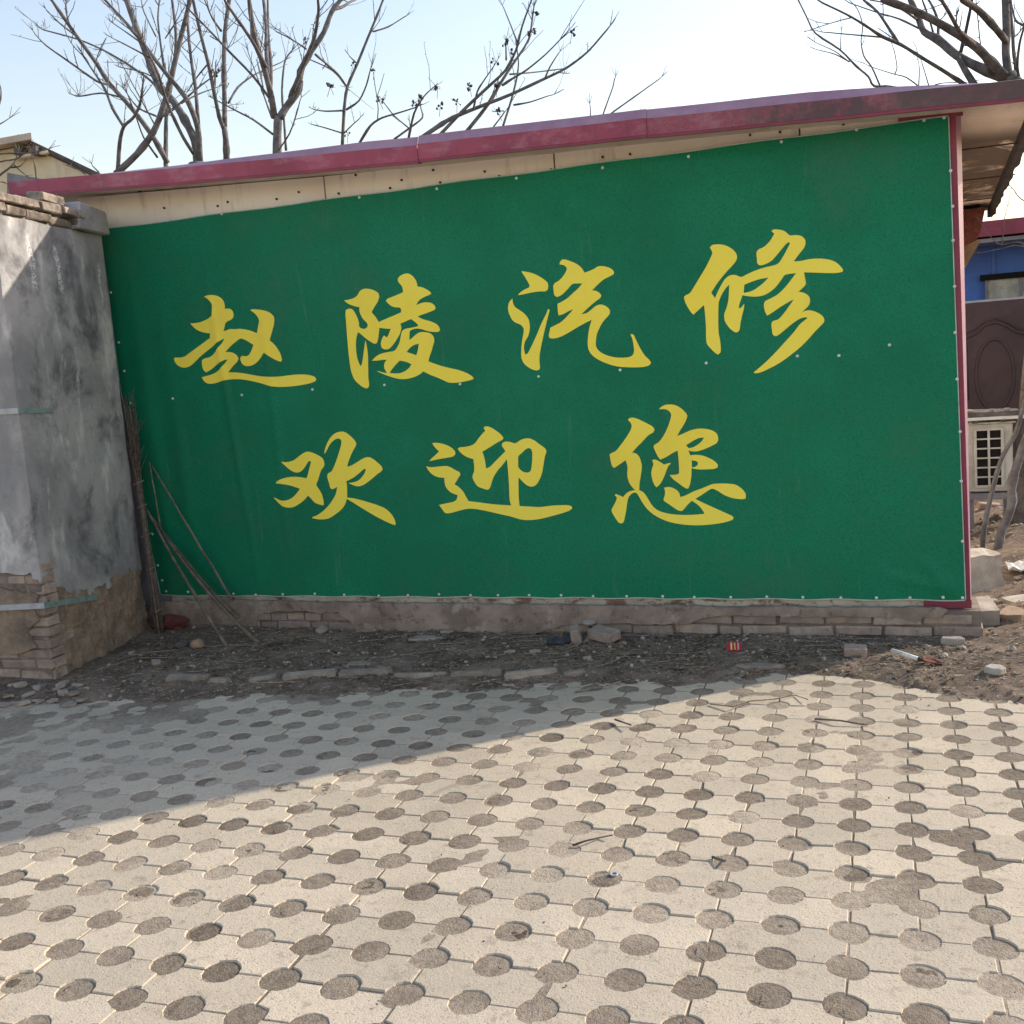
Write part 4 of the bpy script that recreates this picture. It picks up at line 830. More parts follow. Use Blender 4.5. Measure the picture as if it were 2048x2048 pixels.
# ================================================================== BUNDLE OF STALKS AND LEANING STICKS
bundle = empty('stalk_bundle', label='tied bundle of dry grey stalks leaning upright between the pillar and the banner', cat='stalk bundle')
rb = random.Random(17)
BP = [on_y(322, 1274, 5.83), on_y(303, 1140, 5.87), on_y(287, 1030, 5.905), on_y(273, 940, 5.94), on_y(262, 850, 5.965), on_y(250, 770, 5.99)]
def bpt(f):
    g = max(0.0, min(0.9999, f / 1.25)) * 5; i = int(g); return BP[i].lerp(BP[i + 1], g - i)
for k in range(24):
    a = rb.uniform(0, 6.28); r0 = 0.030 * math.sqrt(rb.random()); r1 = 0.034 * math.sqrt(rb.random())
    hgt = rb.uniform(0.72, 1.12) if k > 6 else rb.uniform(0.95, 1.25)
    pts = []; 
    for i in range(8):
        f = i / 7 * hgt; g = min(f, 1.0)
        c = bpt(f)
        fl = 1 + 1.6 * max(0, f - 0.75) * 2
        rr = (r0 * (1 - g) + r1 * g) * (1 - 0.35 * math.sin(math.pi * g)) * fl
        pts.append(c + Vector((math.cos(a) * rr + 0.002 * nz(k, i), min(0.02, math.sin(a) * rr), 0)))
    mb = MB(); mb.tube(pts, [0.0065 - 0.004 * i / 7 for i in range(8)], 5); mb.build('stalk', M['stalk'], bundle, smooth=True)
for f in (0.10, 0.26, 0.41, 0.55, 0.68):
    c = bpt(f); ring = []
    for i in range(13):
        a = 2 * math.pi * i / 12; ring.append(c + Vector((math.cos(a) * 0.034, math.sin(a) * 0.034, 0.012 * math.sin(a + 1))))
    mb = MB(); mb.tube(ring, 0.003, 5); mb.build('tie', M['twig'], bundle)
fz = MB()
for k in range(46):       # fine brush of side shoots near the top
    f = rb.uniform(0.70, 1.10); c = bpt(f) + Vector((rb.uniform(-.02, .04), -0.01, 0))
    d = Vector((rb.uniform(-0.1, 0.5), rb.uniform(-0.35, 0.0), rb.uniform(0.35, 1.0))).normalized(); L = rb.uniform(0.06, 0.22)
    fz.tube([c, c + d * L * 0.5 + Vector((0.006, 0, 0)), c + d * L + Vector((0.012, 0, 0.02))], [0.0022, 0.0016, 0.0009], 4)
tag(fz.build('side_shoots', M['stalk'], bundle), kind='stuff')
def stick(p_top, p_bot, y_top, r, label, mid=0.0):
    T = on_y(p_top[0], p_top[1], y_top); B = on_z(p_bot[0], p_bot[1], 0.02) if p_bot[1] > 1255 else on_y(p_bot[0], p_bot[1], 5.955)
    pts = []; n = 9
    for i in range(n):
        f = i / (n - 1); pts.append(T.lerp(B, f) + Vector((0.008 * nz(i * 0.7, r * 900), 0, -mid * math.sin(math.pi * f) + 0.006 * nz(i * 0.8, r * 300 + 4))))
    mb = MB(); mb.tube(pts, [r * (0.62 + 0.38 * i / (n - 1)) for i in range(n)], 7)
    o = mb.build('leaning_stick', M['stick'], smooth=True); tag(o, label, 'stick', 'sticks propped between the pillar and the banner')
M['stick'] = basic('bleached_stick', lin(136, 124, 110), lin(100, 90, 80), 14, 0.9, 120, 0.4, 0.003, 0.1, vary=0.15)
stick((288, 1010), (456, 1297), 5.96, 0.0125, 'leftmost long bare stick leaning at the banner, its foot nearest the pillar', 0.03)
stick((322, 1062), (520, 1288), 5.98, 0.0145, 'thick bent stick leaning at the banner, foot deepest in the dark litter', 0.06)
stick((285, 1010), (474, 1236), 5.99, 0.0105, 'middle bare stick leaning at the banner just above the thick bent one', 0.03)
stick((303, 930), (464, 1200), 6.00, 0.0085, 'straight thin grey stick reaching highest across the banner corner', 0.0)
stick((298, 925), (323, 1062), 6.00, 0.006, 'short thin twig standing upright at the top of the sticks', 0.0)

# ================================================================== SMALL THINGS ON THE VERGE
def rock_mesh(name, size, seed, mat, sub=2, rough=0.25, flat=1.0):
    bm = bmesh.new(); bmesh.ops.create_icosphere(bm, subdivisions=sub, radius=0.5)
    for v in bm.verts:
        n = v.co.normalized(); k = 1 + rough * nz(n.x * 1.6 + seed, n.y * 1.6, n.z * 1.6) + rough * 0.4 * nz(n.x * 4 + seed, n.y * 4, n.z * 4)
        v.co = Vector((n.x * size[0], n.y * size[1], n.z * size[2])) * 0.5 * k
    me = bpy.data.meshes.new(name); bm.to_mesh(me); bm.free(); me.materials.append(mat); return me
def flat_shard(name, w, d, h, seed, mat):
    rnd = random.Random(seed); n = rnd.randint(5, 8); mb = MB(); pts = []
    for i in range(n):
        a = 2 * math.pi * i / n + rnd.uniform(-.25, .25); k = rnd.uniform(0.72, 1.1); pts.append(Vector((math.cos(a) * w / 2 * k, math.sin(a) * d / 2 * k, -h / 2)))
    plate(mb, pts, h, Vector((0, 0, 1)))
    me = mb.mesh(name); bm = bmesh.new(); bm.from_mesh(me); bmesh.ops.recalc_face_normals(bm, faces=bm.faces)
    bmesh.ops.bevel(bm, geom=list(bm.edges), offset=min(h * 0.22, 0.006), segments=1, affect='EDGES')
    for v in bm.verts: v.co.z += 0.15 * h * nz(v.co.x * 30, v.co.y * 30, seed)
    bm.to_mesh(me); bm.free(); me.materials.append(mat); return me
def gz(x, y): return soil_h(x, y)
# half buried edging bricks along the verge
edging = [((330, 1364), (416, 1362)), ((417, 1366), (458, 1368)), ((494, 1366), (556, 1357)), ((562, 1362), (672, 1352)), ((676, 1353), (782, 1350)), ((784, 1353), (893, 1350)), ((900, 1354), (1004, 1349)), ((1006, 1356), (1116, 1344)), ((1122, 1349), (1172, 1344))]
names = ['first', 'second', 'third', 'fourth', 'fifth', 'sixth', 'seventh', 'eighth', 'ninth']
for k, (p, q) in enumerate(edging):
    A_, B_ = on_z(*p, 0.02), on_z(*q, 0.02); L = (B_ - A_).length; c = (A_ + B_) / 2 + Vector((0, 0.012, 0)); a = math.atan2((B_ - A_).y, (B_ - A_).x)
    mb = MB(); mb.box((0, 0, 0), (L - 0.008, 0.055, 0.07), jit=0.006); me = mb.mesh('edging_brick'); bm = bmesh.new(); bm.from_mesh(me); bmesh.ops.recalc_face_normals(bm, faces=bm.faces)
    bmesh.ops.bevel(bm, geom=list(bm.edges), offset=0.008, segments=2, affect='EDGES')
    for v in bm.verts: v.co += Vector((0, 1, 1)) * 0.004 * nz(v.co.x * 25 + k * 7, v.co.y * 25, v.co.z * 25)
    bm.to_mesh(me); bm.free(); me.materials.append(M['flake'])
    o = put(me, 'edging_brick', (c.x, c.y, gz(c.x, c.y) + (-0.010 if k not in (1, 2, 8) else -0.018)), (0.05 * nz(k), 0.03 * nz(k + 9), a))
    tag(o, names[k] + ' edging brick from the pillar in the half-buried row along the dirt', 'brick', 'half-buried edging bricks')
# larger loose items
P = on_z(1205, 1284, 0.03); o = put(brick_mesh(0.17, 0.105, 0.06, 300), 'loose_brick', (P.x, P.y + 0.05, gz(P.x, P.y) + 0.045), (0.10, 0.10, -0.45)); tag(o, 'whole grey-brown loose brick lying tilted on rubble in front of the plinth', 'brick')
P = on_z(1150, 1284, 0.03); o = put(brick_mesh(0.06, 0.10, 0.085, 301), 'broken_brick', (P.x, P.y + 0.02, gz(P.x, P.y) + 0.045), (0.1, -0.2, 0.3)); tag(o, 'small broken brick end between the loose brick and the dark scrap', 'brick')
P = on_z(1175, 1272, 0.03); o = put(flat_shard('white_tile', 0.075, 0.05, 0.018, 5, M['concrete']), 'tile_shard', (P.x, P.y + 0.05, gz(P.x, P.y) + 0.075), (0.3, 0.1, 0.2)); tag(o, 'small white tile shard resting behind the loose brick', 'tile')
def make_scrap():
    A_ = on_z(1128, 1290, 0.02); mb = MB(); n, k = 14, 9; vs = []
    for i in range(n + 1):
        for j in range(k + 1):
            u, v = i / n, j / k
            x = -0.085 + 0.17 * u; ar = math.sin(math.pi * v)
            z = ar * (0.022 + 0.075 * max(0, u - 0.35) ** 1.2) + 0.012 * nz(u * 5, v * 5, 3) ; y = -0.035 + 0.07 * v + 0.02 * nz(u * 4, v * 3, 8) + 0.04 * u
            vs.append(Vector((x, y, max(0.0, z))) + Vector((0, 0, 0.004)))
    mb.add(vs, [(i * (k + 1) + j, (i + 1) * (k + 1) + j, (i + 1) * (k + 1) + j + 1, i * (k + 1) + j + 1) for i in range(n) for j in range(k)])
    me = mb.mesh('rubber_scrap'); o = put(me, 'rubber_scrap', (A_.x - 0.01, A_.y, gz(A_.x, A_.y) + 0.004), (0, 0, 0.25)); me.materials.append(M['darkcloth'])
    for p in me.polygons: p.use_smooth = True
    md = o.modifiers.new('thick', 'SOLIDIFY'); md.thickness = 0.004
    tag(o, 'crumpled blue-black rubber scrap curling up beside the loose bricks', 'scrap')
make_scrap()
# flattened paper packet
pk = empty('paper_packet', label='flattened red and silver paper packet on the dark soil', cat='packet')
P = on_z(1468, 1304, 0.02); zz = gz(P.x, P.y); ru = Matrix.Rotation(0.15, 3, 'Z') @ Matrix.Rotation(0.75, 3, 'X')
mb = MB(); mb.box(P + Vector((0, 0.01, 0.025)), (0.075, 0.055, 0.016), ru); mb.build('carton', basic('red_card', lin(176, 48, 44), lin(150, 40, 38), 20, 0.5), pk)
for k, cc in enumerate(((222, 214, 190), (206, 170, 90), (170, 168, 160))):
    mb = MB(); mb.box(P + Vector((0, 0.01, 0.025)) + ru @ Vector((-0.014 + 0.018 * k, 0, 0.0085)), (0.008, 0.044, 0.0015), ru); mb.build('printed_stripe', basic('print%d' % k, lin(*cc), None, 30, 0.5), pk)
# small trowel
tr = empty('hand_trowel', label='small trowel with white handle and rust-red blade on the sunlit dirt edge', cat='trowel')
A_ = on_z(1784, 1301, 0.055); B_ = on_z(1836, 1318, 0.045); C_ = on_z(1884, 1331, 0.02)
mb = MB(); mb.tube([A_, A_.lerp(B_, .5), B_], [0.011, 0.012, 0.011], 10); mb.build('handle', M['white'], tr, smooth=True)
mb = MB(); mb.tube([B_, B_.lerp(C_, 0.12), B_.lerp(C_, 0.2)], [0.012, 0.009, 0.006], 8); mb.build('ferrule', M['rust'], tr, smooth=True)
ax = (C_ - B_).normalized(); sx_ = ax.cross(Vector((0, 0, 1))).normalized(); mb = MB(); S_ = B_.lerp(C_, 0.12)
L = (C_ - S_).length; prof = [(0, 0.014), (0.18, 0.034), (0.45, 0.038), (0.75, 0.024), (1.0, 0.004)]; up = sx_.cross(ax)
rows_ = []
for f, w in prof: rows_.append([S_ + ax * L * f + sx_ * (w * q) + up * (0.010 * (q * q) - 0.0) for q in (-1, -0.5, 0, 0.5, 1)])
vv = [p for r_ in rows_ for p in r_]; mb.add(vv, [(i * 5 + j, i * 5 + j + 1, (i + 1) * 5 + j + 1, (i + 1) * 5 + j) for i in range(4) for j in range(4)])
o = mb.build('blade', M['trowel'], tr); md = o.modifiers.new('thick', 'SOLIDIFY'); md.thickness = 0.003
# stones, sack, slabs
P = on_z(395, 1296, 0.03); tag(put(rock_mesh('stone', (0.095, 0.08, 0.065), 3, M['stone'], 3, 0.12), 'stone', (P.x, P.y, gz(P.x, P.y) + 0.025)), 'smooth tan-orange stone on the litter near the stalk bundle', 'stone')
P = on_z(362, 1296, 0.03); tag(put(rock_mesh('stone', (0.10, 0.08, 0.05), 9, M['bark_dark'], 3, 0.2), 'stone', (P.x, P.y + 0.01, gz(P.x, P.y) + 0.015)), 'dark flat stone just left of the smooth orange stone', 'stone')
P = on_y(340, 1242, 5.93); tag(put(rock_mesh('red_sack', (0.30, 0.13, 0.12), 14, M['red'], 3, 0.30), 'red_sack', (P.x, P.y - 0.0, 0.08)), 'dull red sack lying against the plinth behind the stalk bundle', 'sack')
P = on_z(1520, 1333, 0.02); tag(put(flat_shard('mortar_slab', 0.29, 0.085, 0.02, 8, M['flake']), 'mortar_slab', (P.x, P.y, gz(P.x, P.y) + 0.008), (0, 0, 0.1)), 'long pale mortar slab half sunk in the dark soil', 'slab')
P = on_z(1710, 1315, 0.02); tag(put(brick_mesh(0.11, 0.08, 0.05, 311), 'broken_brick', (P.x, P.y + 0.03, gz(P.x, P.y) + 0.02), (0.1, 0.05, 0.1)), 'dark broken brick left of the white trowel handle', 'brick')
P = on_z(1905, 1292, 0.02); tag(put(flat_shard('concrete_chunk', 0.14, 0.08, 0.04, 12, M['concrete']), 'concrete_chunk', (P.x, P.y + 0.02, gz(P.x, P.y) + 0.015)), 'pale concrete chunk under the right end of the plinth', 'chunk')
P = on_z(1990, 1350, 0.02); tag(put(flat_shard('concrete_chunk', 0.10, 0.09, 0.035, 15, M['concrete']), 'concrete_chunk', (P.x, P.y, gz(P.x, P.y) + 0.015)), 'small pale concrete chunk on the sunlit dirt at the right edge', 'chunk')
P = on_z(660, 1258, 0.03); tag(put(flat_shard('plaster_shard', 0.085, 0.07, 0.02, 17, M['flake']), 'plaster_shard', (P.x, 5.90, gz(P.x, 5.9) + 0.02), (0.5, 0, 0.2)), 'pale rounded plaster shard leaning below the broken plinth plaster', 'shard')
for k, (px, py, w, d, a) in enumerate([(735, 1265, 0.16, 0.045, 0.2), (850, 1282, 0.22, 0.10, 0.1), (895, 1270, 0.10, 0.07, 0.5), (720, 1330, 0.19, 0.10, 0.2), (1020, 1308, 0.07, 0.05, 0.4), (1072, 1306, 0.08, 0.06, 0.1), (1175, 1318, 0.06, 0.07, 0.9), (1290, 1325, 0.06, 0.04, 0.2), (1243, 1362, 0.045, 0.035, 0.4)]):
    P = on_z(px, py, 0.02); tag(put(flat_shard('plaster_flake', w, d, 0.016, 40 + k, M['flake']), 'plaster_flake', (P.x, P.y, gz(P.x, P.y) + 0.007), (0.06 * nz(k), 0.06 * nz(k + 3), a)),
        'flat grey plaster flake lying loose on the dark dirt below the plinth', 'flake', 'plaster flakes on the dirt')
rb = random.Random(77)
for k in range(34):
    px, py = rb.uniform(-10, 165), rb.uniform(1372, 1408)
    if k > 24: px, py = rb.uniform(190, 330), rb.uniform(1285, 1345) 
    P = on_z(px, py, 0.015); w = rb.uniform(0.04, 0.10); 
    if P.x < PA.x + 0.02 and P.y > PA.y - 0.03: continue
    tag(put(flat_shard('mortar_flake', w, w * rb.uniform(0.5, 0.9), rb.uniform(0.012, 0.024), 100 + k, M['flake']), 'mortar_flake', (P.x, P.y, max(0.0, gz(P.x, P.y)) + 0.010), (rb.uniform(-.15, .15), rb.uniform(-.15, .15), rb.uniform(0, 6))),
        'thin grey mortar flake fallen at the foot of the pillar', 'flake', 'mortar flakes at the pillar foot')
# litter: uncountable twigs, leaves and pebbles
def verge_pt(rnd):
    while True:
        x = rnd.uniform(-4.55, 1.2); e = lerp_pts(EDGE, x); y = e + (6.0 - e) * rnd.random() ** 0.8
        if x > 0.45: y = e + rnd.random() * 2.2
        if y > 5.99 and x < 0.47: continue
        return x, y
rb = random.Random(5); tw = MB()
for k in range(1500):
    x, y = verge_pt(rb); z = gz(x, y) + 0.004; a = rb.uniform(0, 6.28) if rb.random() < 0.5 else rb.gauss(0.1, 0.6); L = (0.012 + 0.09 * rb.random() ** 2.2) * (2.2 if rb.random() < 0.08 else 1)
    if x < -3.3 and y > 5.4: L *= 1.3
    d = Vector((math.cos(a), math.sin(a), rb.uniform(-0.05, 0.22))); q = Vector((x, y, z)); r_ = rb.uniform(0.0008, 0.0022)
    tw.tube([q, q + d * L * .5 + Vector((rb.uniform(-.006, .006), rb.uniform(-.006, .006), rb.uniform(0, .005))), q + d * L], [r_, r_ * .9, r_ * .6], 4)
for k in range(90):
    x, y = verge_pt(rb); q = Vector((x, y, gz(x, y) + 0.008)); a = rb.gauss(0.15, 0.5); L = rb.uniform(0.12, 0.34); pts = [q]
    for i in range(4): a += rb.uniform(-.25, .25); pts.append(pts[-1] + Vector((math.cos(a) * L / 4, math.sin(a) * L / 4, rb.uniform(-.003, .006))))
    r_ = rb.uniform(0.0014, 0.0032); tw.tube(pts, [r_, r_, r_ * .9, r_ * .8, r_ * .5], 5)
tag(tw.build('twig_litter', M['twig']), 'scattered dry twigs and straw over the dirt verge', 'litter', kind='stuff')
lf = MB()
for k in range(5200):
    x, y = verge_pt(rb)
    if fbm(x * 2.2, y * 2.8, 17.0) < -0.05 and rb.random() < 0.7: continue
    w = rb.uniform(0.004, 0.020); q = Vector((x, y, gz(x, y) + 0.005))
    rot = Matrix.Rotation(rb.uniform(0, 6.3), 3, 'Z') @ Matrix.Rotation(rb.uniform(-.7, .7), 3, 'X') @ Matrix.Rotation(rb.uniform(-.5, .5), 3, 'Y')
    P4 = [Vector((-w, 0, 0)), Vector((0, -w * .5, 0.002)), Vector((w, 0, 0)), Vector((0, w * .5, 0.003))]
    lf.add([q + rot @ p for p in P4], [(0, 1, 2), (0, 2, 3)])
tag(lf.build('leaf_litter', M['leaf']), 'crumbled dead leaves scattered over the dirt verge', 'litter', kind='stuff')
pb = MB(); ico = [(0.0, 0.0, 1.0), (0.894, 0.0, 0.447), (0.276, 0.851, 0.447), (-0.724, 0.526, 0.447), (-0.724, -0.526, 0.447), (0.276, -0.851, 0.447), (0.724, 0.526, -0.447), (-0.276, 0.851, -0.447), (-0.894, 0.0, -0.447), (-0.276, -0.851, -0.447), (0.724, -0.526, -0.447), (0.0, 0.0, -1.0)]
icf = [(0, 1, 2), (0, 2, 3), (0, 3, 4), (0, 4, 5), (0, 5, 1), (1, 6, 2), (2, 7, 3), (3, 8, 4), (4, 9, 5), (5, 10, 1), (6, 7, 2), (7, 8, 3), (8, 9, 4), (9, 10, 5), (10, 6, 1), (11, 7, 6), (11, 8, 7), (11, 9, 8), (11, 10, 9), (11, 6, 10)]
def pebble(mb, x, y, z, s):
    fl = rb.uniform(0.4, 0.8); a = rb.uniform(0, 6.3); ca, sa = math.cos(a), math.sin(a); el = rb.uniform(0.6, 1.0)
    vs = []
    for p in ico:
        k = s * rb.uniform(0.8, 1.15); X_, Y_ = p[0] * k, p[1] * k * el; vs.append((x + X_ * ca - Y_ * sa, y + X_ * sa + Y_ * ca, z + p[2] * k * fl))
    mb.add(vs, icf)
for k in range(2400):
    x, y = verge_pt(rb); s = rb.uniform(0.002, 0.0065) if rb.random() < 0.88 else rb.uniform(0.007, 0.018)
    if x > 0.1 and rb.random() < 0.5: s *= 1.5
    pebble(pb, x, y, gz(x, y) + s * 0.3, s)
tag(pb.build('pebbles', M['pebble']), 'loose pebbles and grit strewn over the dirt verge', 'pebbles', kind='stuff')
gp = MB()
for k in range(2600):      # grit on the paving
    x = rb.uniform(-5, 1.4); y = rb.uniform(1.6, 5.2)
    if y > lerp_pts(EDGE, x): continue
    s = rb.uniform(0.0008, 0.0022) if rb.random() < 0.93 else rb.uniform(0.0025, 0.0045)
    pebble(gp, x, y, 0.003 + s * 0.3, s)
tag(gp.build('paving_grit', M['soil']), 'fine dark grit scattered over the paving', 'grit', kind='stuff')
gs = MB()
for k in range(420):       # straw caught in the paving holes near the verge
    c_, r_ = rb.randint(-24, 4), rb.choice([-3, -2, -1, 0, 1, 2, 3, 4, 9, 12, 13])
    x = G0.x + c_ * UU + rb.uniform(-.04, .04); y = G0.y - r_ * VV + rb.uniform(-.04, .04)
    if fbm(c_ * 0.9, r_ * 1.3, 6.0) < 0.12 or y > lerp_pts(EDGE, x): continue
    a = rb.uniform(0, 6.3); L = rb.uniform(0.015, 0.05); q = Vector((x, y, 0.0)); d = Vector((math.cos(a), math.sin(a), 0.1))
    gs.tube([q - d * L * .5, q + Vector((0, 0, .002)), q + d * L * .5], [0.0011, 0.0012, 0.0008], 4)
tag(gs.build('straw_bits', M['twig']), 'short straw bits caught in the paving holes', 'litter', kind='stuff')
# individual twigs lying on the paving
def twig(pts, r, label, mat='twig'):
    P3 = []
    for i, p in enumerate(pts): P3.append(on_z(p[0], p[1], 0.006 + 0.012 * (i % 2)))
    mb = MB(); mb.tube(P3, [r * (1 - 0.5 * i / len(P3)) for i in range(len(P3))], 6); tag(mb.build('dry_twig', M[mat], smooth=True), label, 'twig', 'twigs lying on the paving')
twig([(1420, 1408), (1465, 1413), (1500, 1402), (1550, 1398), (1590, 1390), (1616, 1399)], 0.004, 'pale bent twig lying across the paving near the sunlit edge', 'twig')
twig([(1230, 1439), (1262, 1450)], 0.005, 'short dark twig at the shadow line on the paving', 'bark_dark')
twig([(1630, 1438), (1680, 1441), (1735, 1450)], 0.005, 'thin dark twig spanning two holes near the verge', 'bark_dark')
twig([(1145, 1691), (1170, 1682), (1200, 1675), (1225, 1670)], 0.004, 'thin dark twig lying alone in the middle of the sunlit paving', 'bark_dark')
twig([(1425, 1714), (1450, 1722), (1455, 1712)], 0.005, 'hooked dark twig sitting in a hole of the sunlit paving', 'bark_dark')
twig([(985, 1361), (1030, 1338), (1075, 1317)], 0.005, 'pale straight twig crossing the edging bricks', 'twig')
twig([(945, 1357), (1000, 1365), (1060, 1380)], 0.004, 'pale twig lying where the dirt meets the paving', 'twig')
twig([(1150, 1384), (1210, 1372), (1260, 1358), (1308, 1338)], 0.005, 'long thin twig reaching from the paving onto the dirt', 'twig')
P = on_z(1228, 1750, 0.0); mb = MB(); ring = []
for i in range(17): a = 2 * math.pi * i / 16; ring.append(P + Vector((math.cos(a) * 0.011, math.sin(a) * 0.011, 0.003)))
mb.tube(ring, 0.0026, 6, False); mb.tube([P + Vector((0, 0, -0.004)), P + Vector((0, 0, 0.001))], [0.0105, 0.0105], 14)
tag(mb.build('bottle_cap', M['metal']), 'small metal bottle cap lying in a paving hole', 'bottle cap')

# ================================================================== BEYOND THE SHED, RIGHT
def quad_px(mb, pts, y, t):      # polygon given by picture points on the plane at distance y, with thickness t
    plate(mb, [on_y(px, py, y) for px, py in pts], t)
# blue building
bb = empty('blue_building', label='blue sheet-metal building with maroon eave in the right background', cat='building')
BY = 17.0; zb = on_y(1990, 487, BY).z; z0 = 0.0; xw0 = -1.0
mb = MB(); mb.box((xw0 + 5, BY + 3, (zb) / 2), (12, 6, zb)); mb.build('wall', M['blue'], bb)
mb = MB(); mb.box((xw0 + 5, BY + 2.6, zb + 0.12), (12.6, 7.4, 0.20)); eave = mb.build('eave', M['maroon'], bb)
mb = MB(); mb.box((xw0 + 5, BY - 0.6, zb - 0.03), (12.4, 0.9, 0.05)); mb.build('gutter', M['grey_trim'], bb)
zw1 = on_y(1990, 560, BY).z; zw0 = on_y(1990, 680, BY).z; xa = on_y(1972, 600, BY).x
mb = MB(); mb.box((xa + 0.9, BY - 0.03, (zw0 + zw1) / 2), (1.8, 0.05, zw1 - zw0)); wdw = mb.build('window', M['curtain'], bb)
mb = MB(); mb.box((xa + 0.9, BY - 0.05, zw1 + 0.04), (1.95, 0.12, 0.08)); mb.build('lintel', M['black'], wdw)
for k in range(5): mb = MB(); mb.box((xa + 0.45 * k, BY - 0.07, (zw0 + zw1) / 2), (0.035, 0.04, zw1 - zw0)); mb.build('mullion', M['grey_trim'], wdw)
for k in range(14): mb = MB(); mb.box((xw0 - 0.9 + k * 0.85, BY - 0.008, zb / 2), (0.05, 0.03, zb - 0.1)); mb.build('rib', M['blue'], bb)
# brown embossed door leaf standing behind
dr = empty('brown_door', label='dark brown embossed door leaf standing behind the air conditioner', cat='door')
DY = 13.5; dz1 = on_y(1990, 602, DY).z; dx0 = on_y(1905, 700, DY).x
mb = MB(); mb.box((dx0 + 1.1, DY + 0.03, dz1 / 2 - 0.02), (2.2, 0.06, dz1 + 0.04)); mb.build('leaf', M['door'], dr)
mb = MB(); mb.box((dx0 + 1.1, DY + 0.03, dz1 + 0.012), (2.22, 0.075, 0.024)); mb.build('top_rail', M['metal'], dr)
def ring_px(cx, cy, rx, ry, n=28):
    return [on_y(cx + rx * math.cos(2 * math.pi * i / n), cy + ry * math.sin(2 * math.pi * i / n), DY) for i in range(n + 1)]
mb = MB(); mb.tube(ring_px(1990, 750, 38, 72), 0.018, 6, False); mb.build('oval_moulding', M['door'], dr, smooth=True)
mb = MB(); mb.tube([on_y(x, y, DY) for x, y in [(1925, 678), (1950, 668), (1970, 650), (1992, 644), (2015, 652), (2032, 664), (2060, 670)]], 0.020, 6); mb.build('arched_moulding', M['door'], dr, smooth=True)
mb = MB(); mb.tube([on_y(x, y, DY) for x, y in [(1925, 668), (1948, 659), (1970, 642), (1992, 636), (2015, 644), (2034, 656), (2060, 661)]], 0.014, 6); mb.build('arched_moulding', M['door'], dr, smooth=True)
mb = MB(); mb.tube([on_y(1932, 690, DY), on_y(1935, 800, DY)], 0.016, 6); mb.build('side_moulding', M['door'], dr, smooth=True)
# air conditioner on a low stand
ac = empty('air_conditioner', label='old cream outdoor air conditioner unit with black grille openings on a stand', cat='air conditioner')
AY = 9.0
def aq(px, py): P = on_y(px, py, AY); return P.x, P.z
x0, zt = aq(1936, 850); x1, _ = aq(2026, 850); _, zbt = aq(1945, 985)
mb = MB(); mb.box(((x0 + x1) / 2, AY + 0.20, (zt + zbt) / 2), (x1 - x0, 0.36, zt - zbt)); mb.build('casing', M['ac'], ac, bevel=0.008)
mb = MB(); mb.box(((x0 + x1) / 2 + 0.01, AY + 0.20, zt + 0.006), (x1 - x0 + 0.02, 0.38, 0.012)); mb.build('lid', M['ac'], ac)
gx0, gz1 = aq(1950, 860); gx1, gz0 = aq(2006, 972)
mb = MB(); mb.box(((gx0 + gx1) / 2, AY + 0.016, (gz0 + gz1) / 2), (gx1 - gx0, 0.01, gz1 - gz0)); mb.build('grille_recess', M['black'], ac)
w = (gx1 - gx0); hh = (gz1 - gz0)
for k in range(3):
    mb = MB(); mb.box((gx0 + w * k / 2, AY + 0.004, (gz0 + gz1) / 2), (0.020 if k != 1 else 0.016, 0.016, hh + 0.012)); mb.build('grille_bar', M['ac'], ac)
for k in range(7):
    mb = MB(); mb.box(((gx0 + gx1) / 2, AY + 0.006, gz0 + hh * k / 6), (w, 0.014, 0.011 if 0 < k < 6 else 0.018)); mb.build('grille_bar', M['ac'], ac)
mb = MB(); mb.box(((x0 + x1) / 2, AY + 0.2, zbt - 0.035), (x1 - x0 + 0.06, 0.40, 0.05)); mb.build('stand_rail', M['grey_trim'], ac)
for dx in (0.01, x1 - x0 - 0.02):
    mb = MB(); mb.box((x0 + dx, AY + 0.05, (zbt - 0.06) / 2 - 0.02), (0.045, 0.05, zbt - 0.02)); mb.build('stand_leg', M['grey_trim'], ac)
    mb = MB(); mb.box((x0 + dx, AY + 0.36, (zbt - 0.06) / 2 - 0.02), (0.045, 0.05, zbt - 0.02)); mb.build('stand_leg', M['grey_trim'], ac)
sb = empty('cover_board', label='weathered board with debris lying on top of the air conditioner', cat='board')
mb = MB(); mb.box(((x0 + x1) / 2 + 0.02, AY + 0.18, zt + 0.045), (x1 - x0 + 0.14, 0.46, 0.022)); mb.build('board', M['white'], sb)
mb = MB(); mb.box(((x0 + x1) / 2 + 0.02, AY + 0.20, zt + 0.075), (x1 - x0 + 0.10, 0.42, 0.034), jit=0.008); mb.build('upper_board', M['bark_dark'], sb)
for k in range(2):
    mb = MB(); mb.box((x0 + 0.05 + 0.2 * k, AY + 0.0, zt + 0.022), (0.04, 0.05, 0.024)); mb.build('spacer', M['bark_dark'], sb)
for k, (px, w_) in enumerate(((1940, 0.06), (1985, 0.05), (2015, 0.05))):
    q = on_y(px, 838, AY - 0.02); me = flat_shard('shard', w_, 0.05, 0.02, 70 + k, M['concrete']); o = put(me, 'debris_chunk', (q.x, AY + 0.03, zt + 0.105), (0.1, 0.1, k)); o.parent = sb
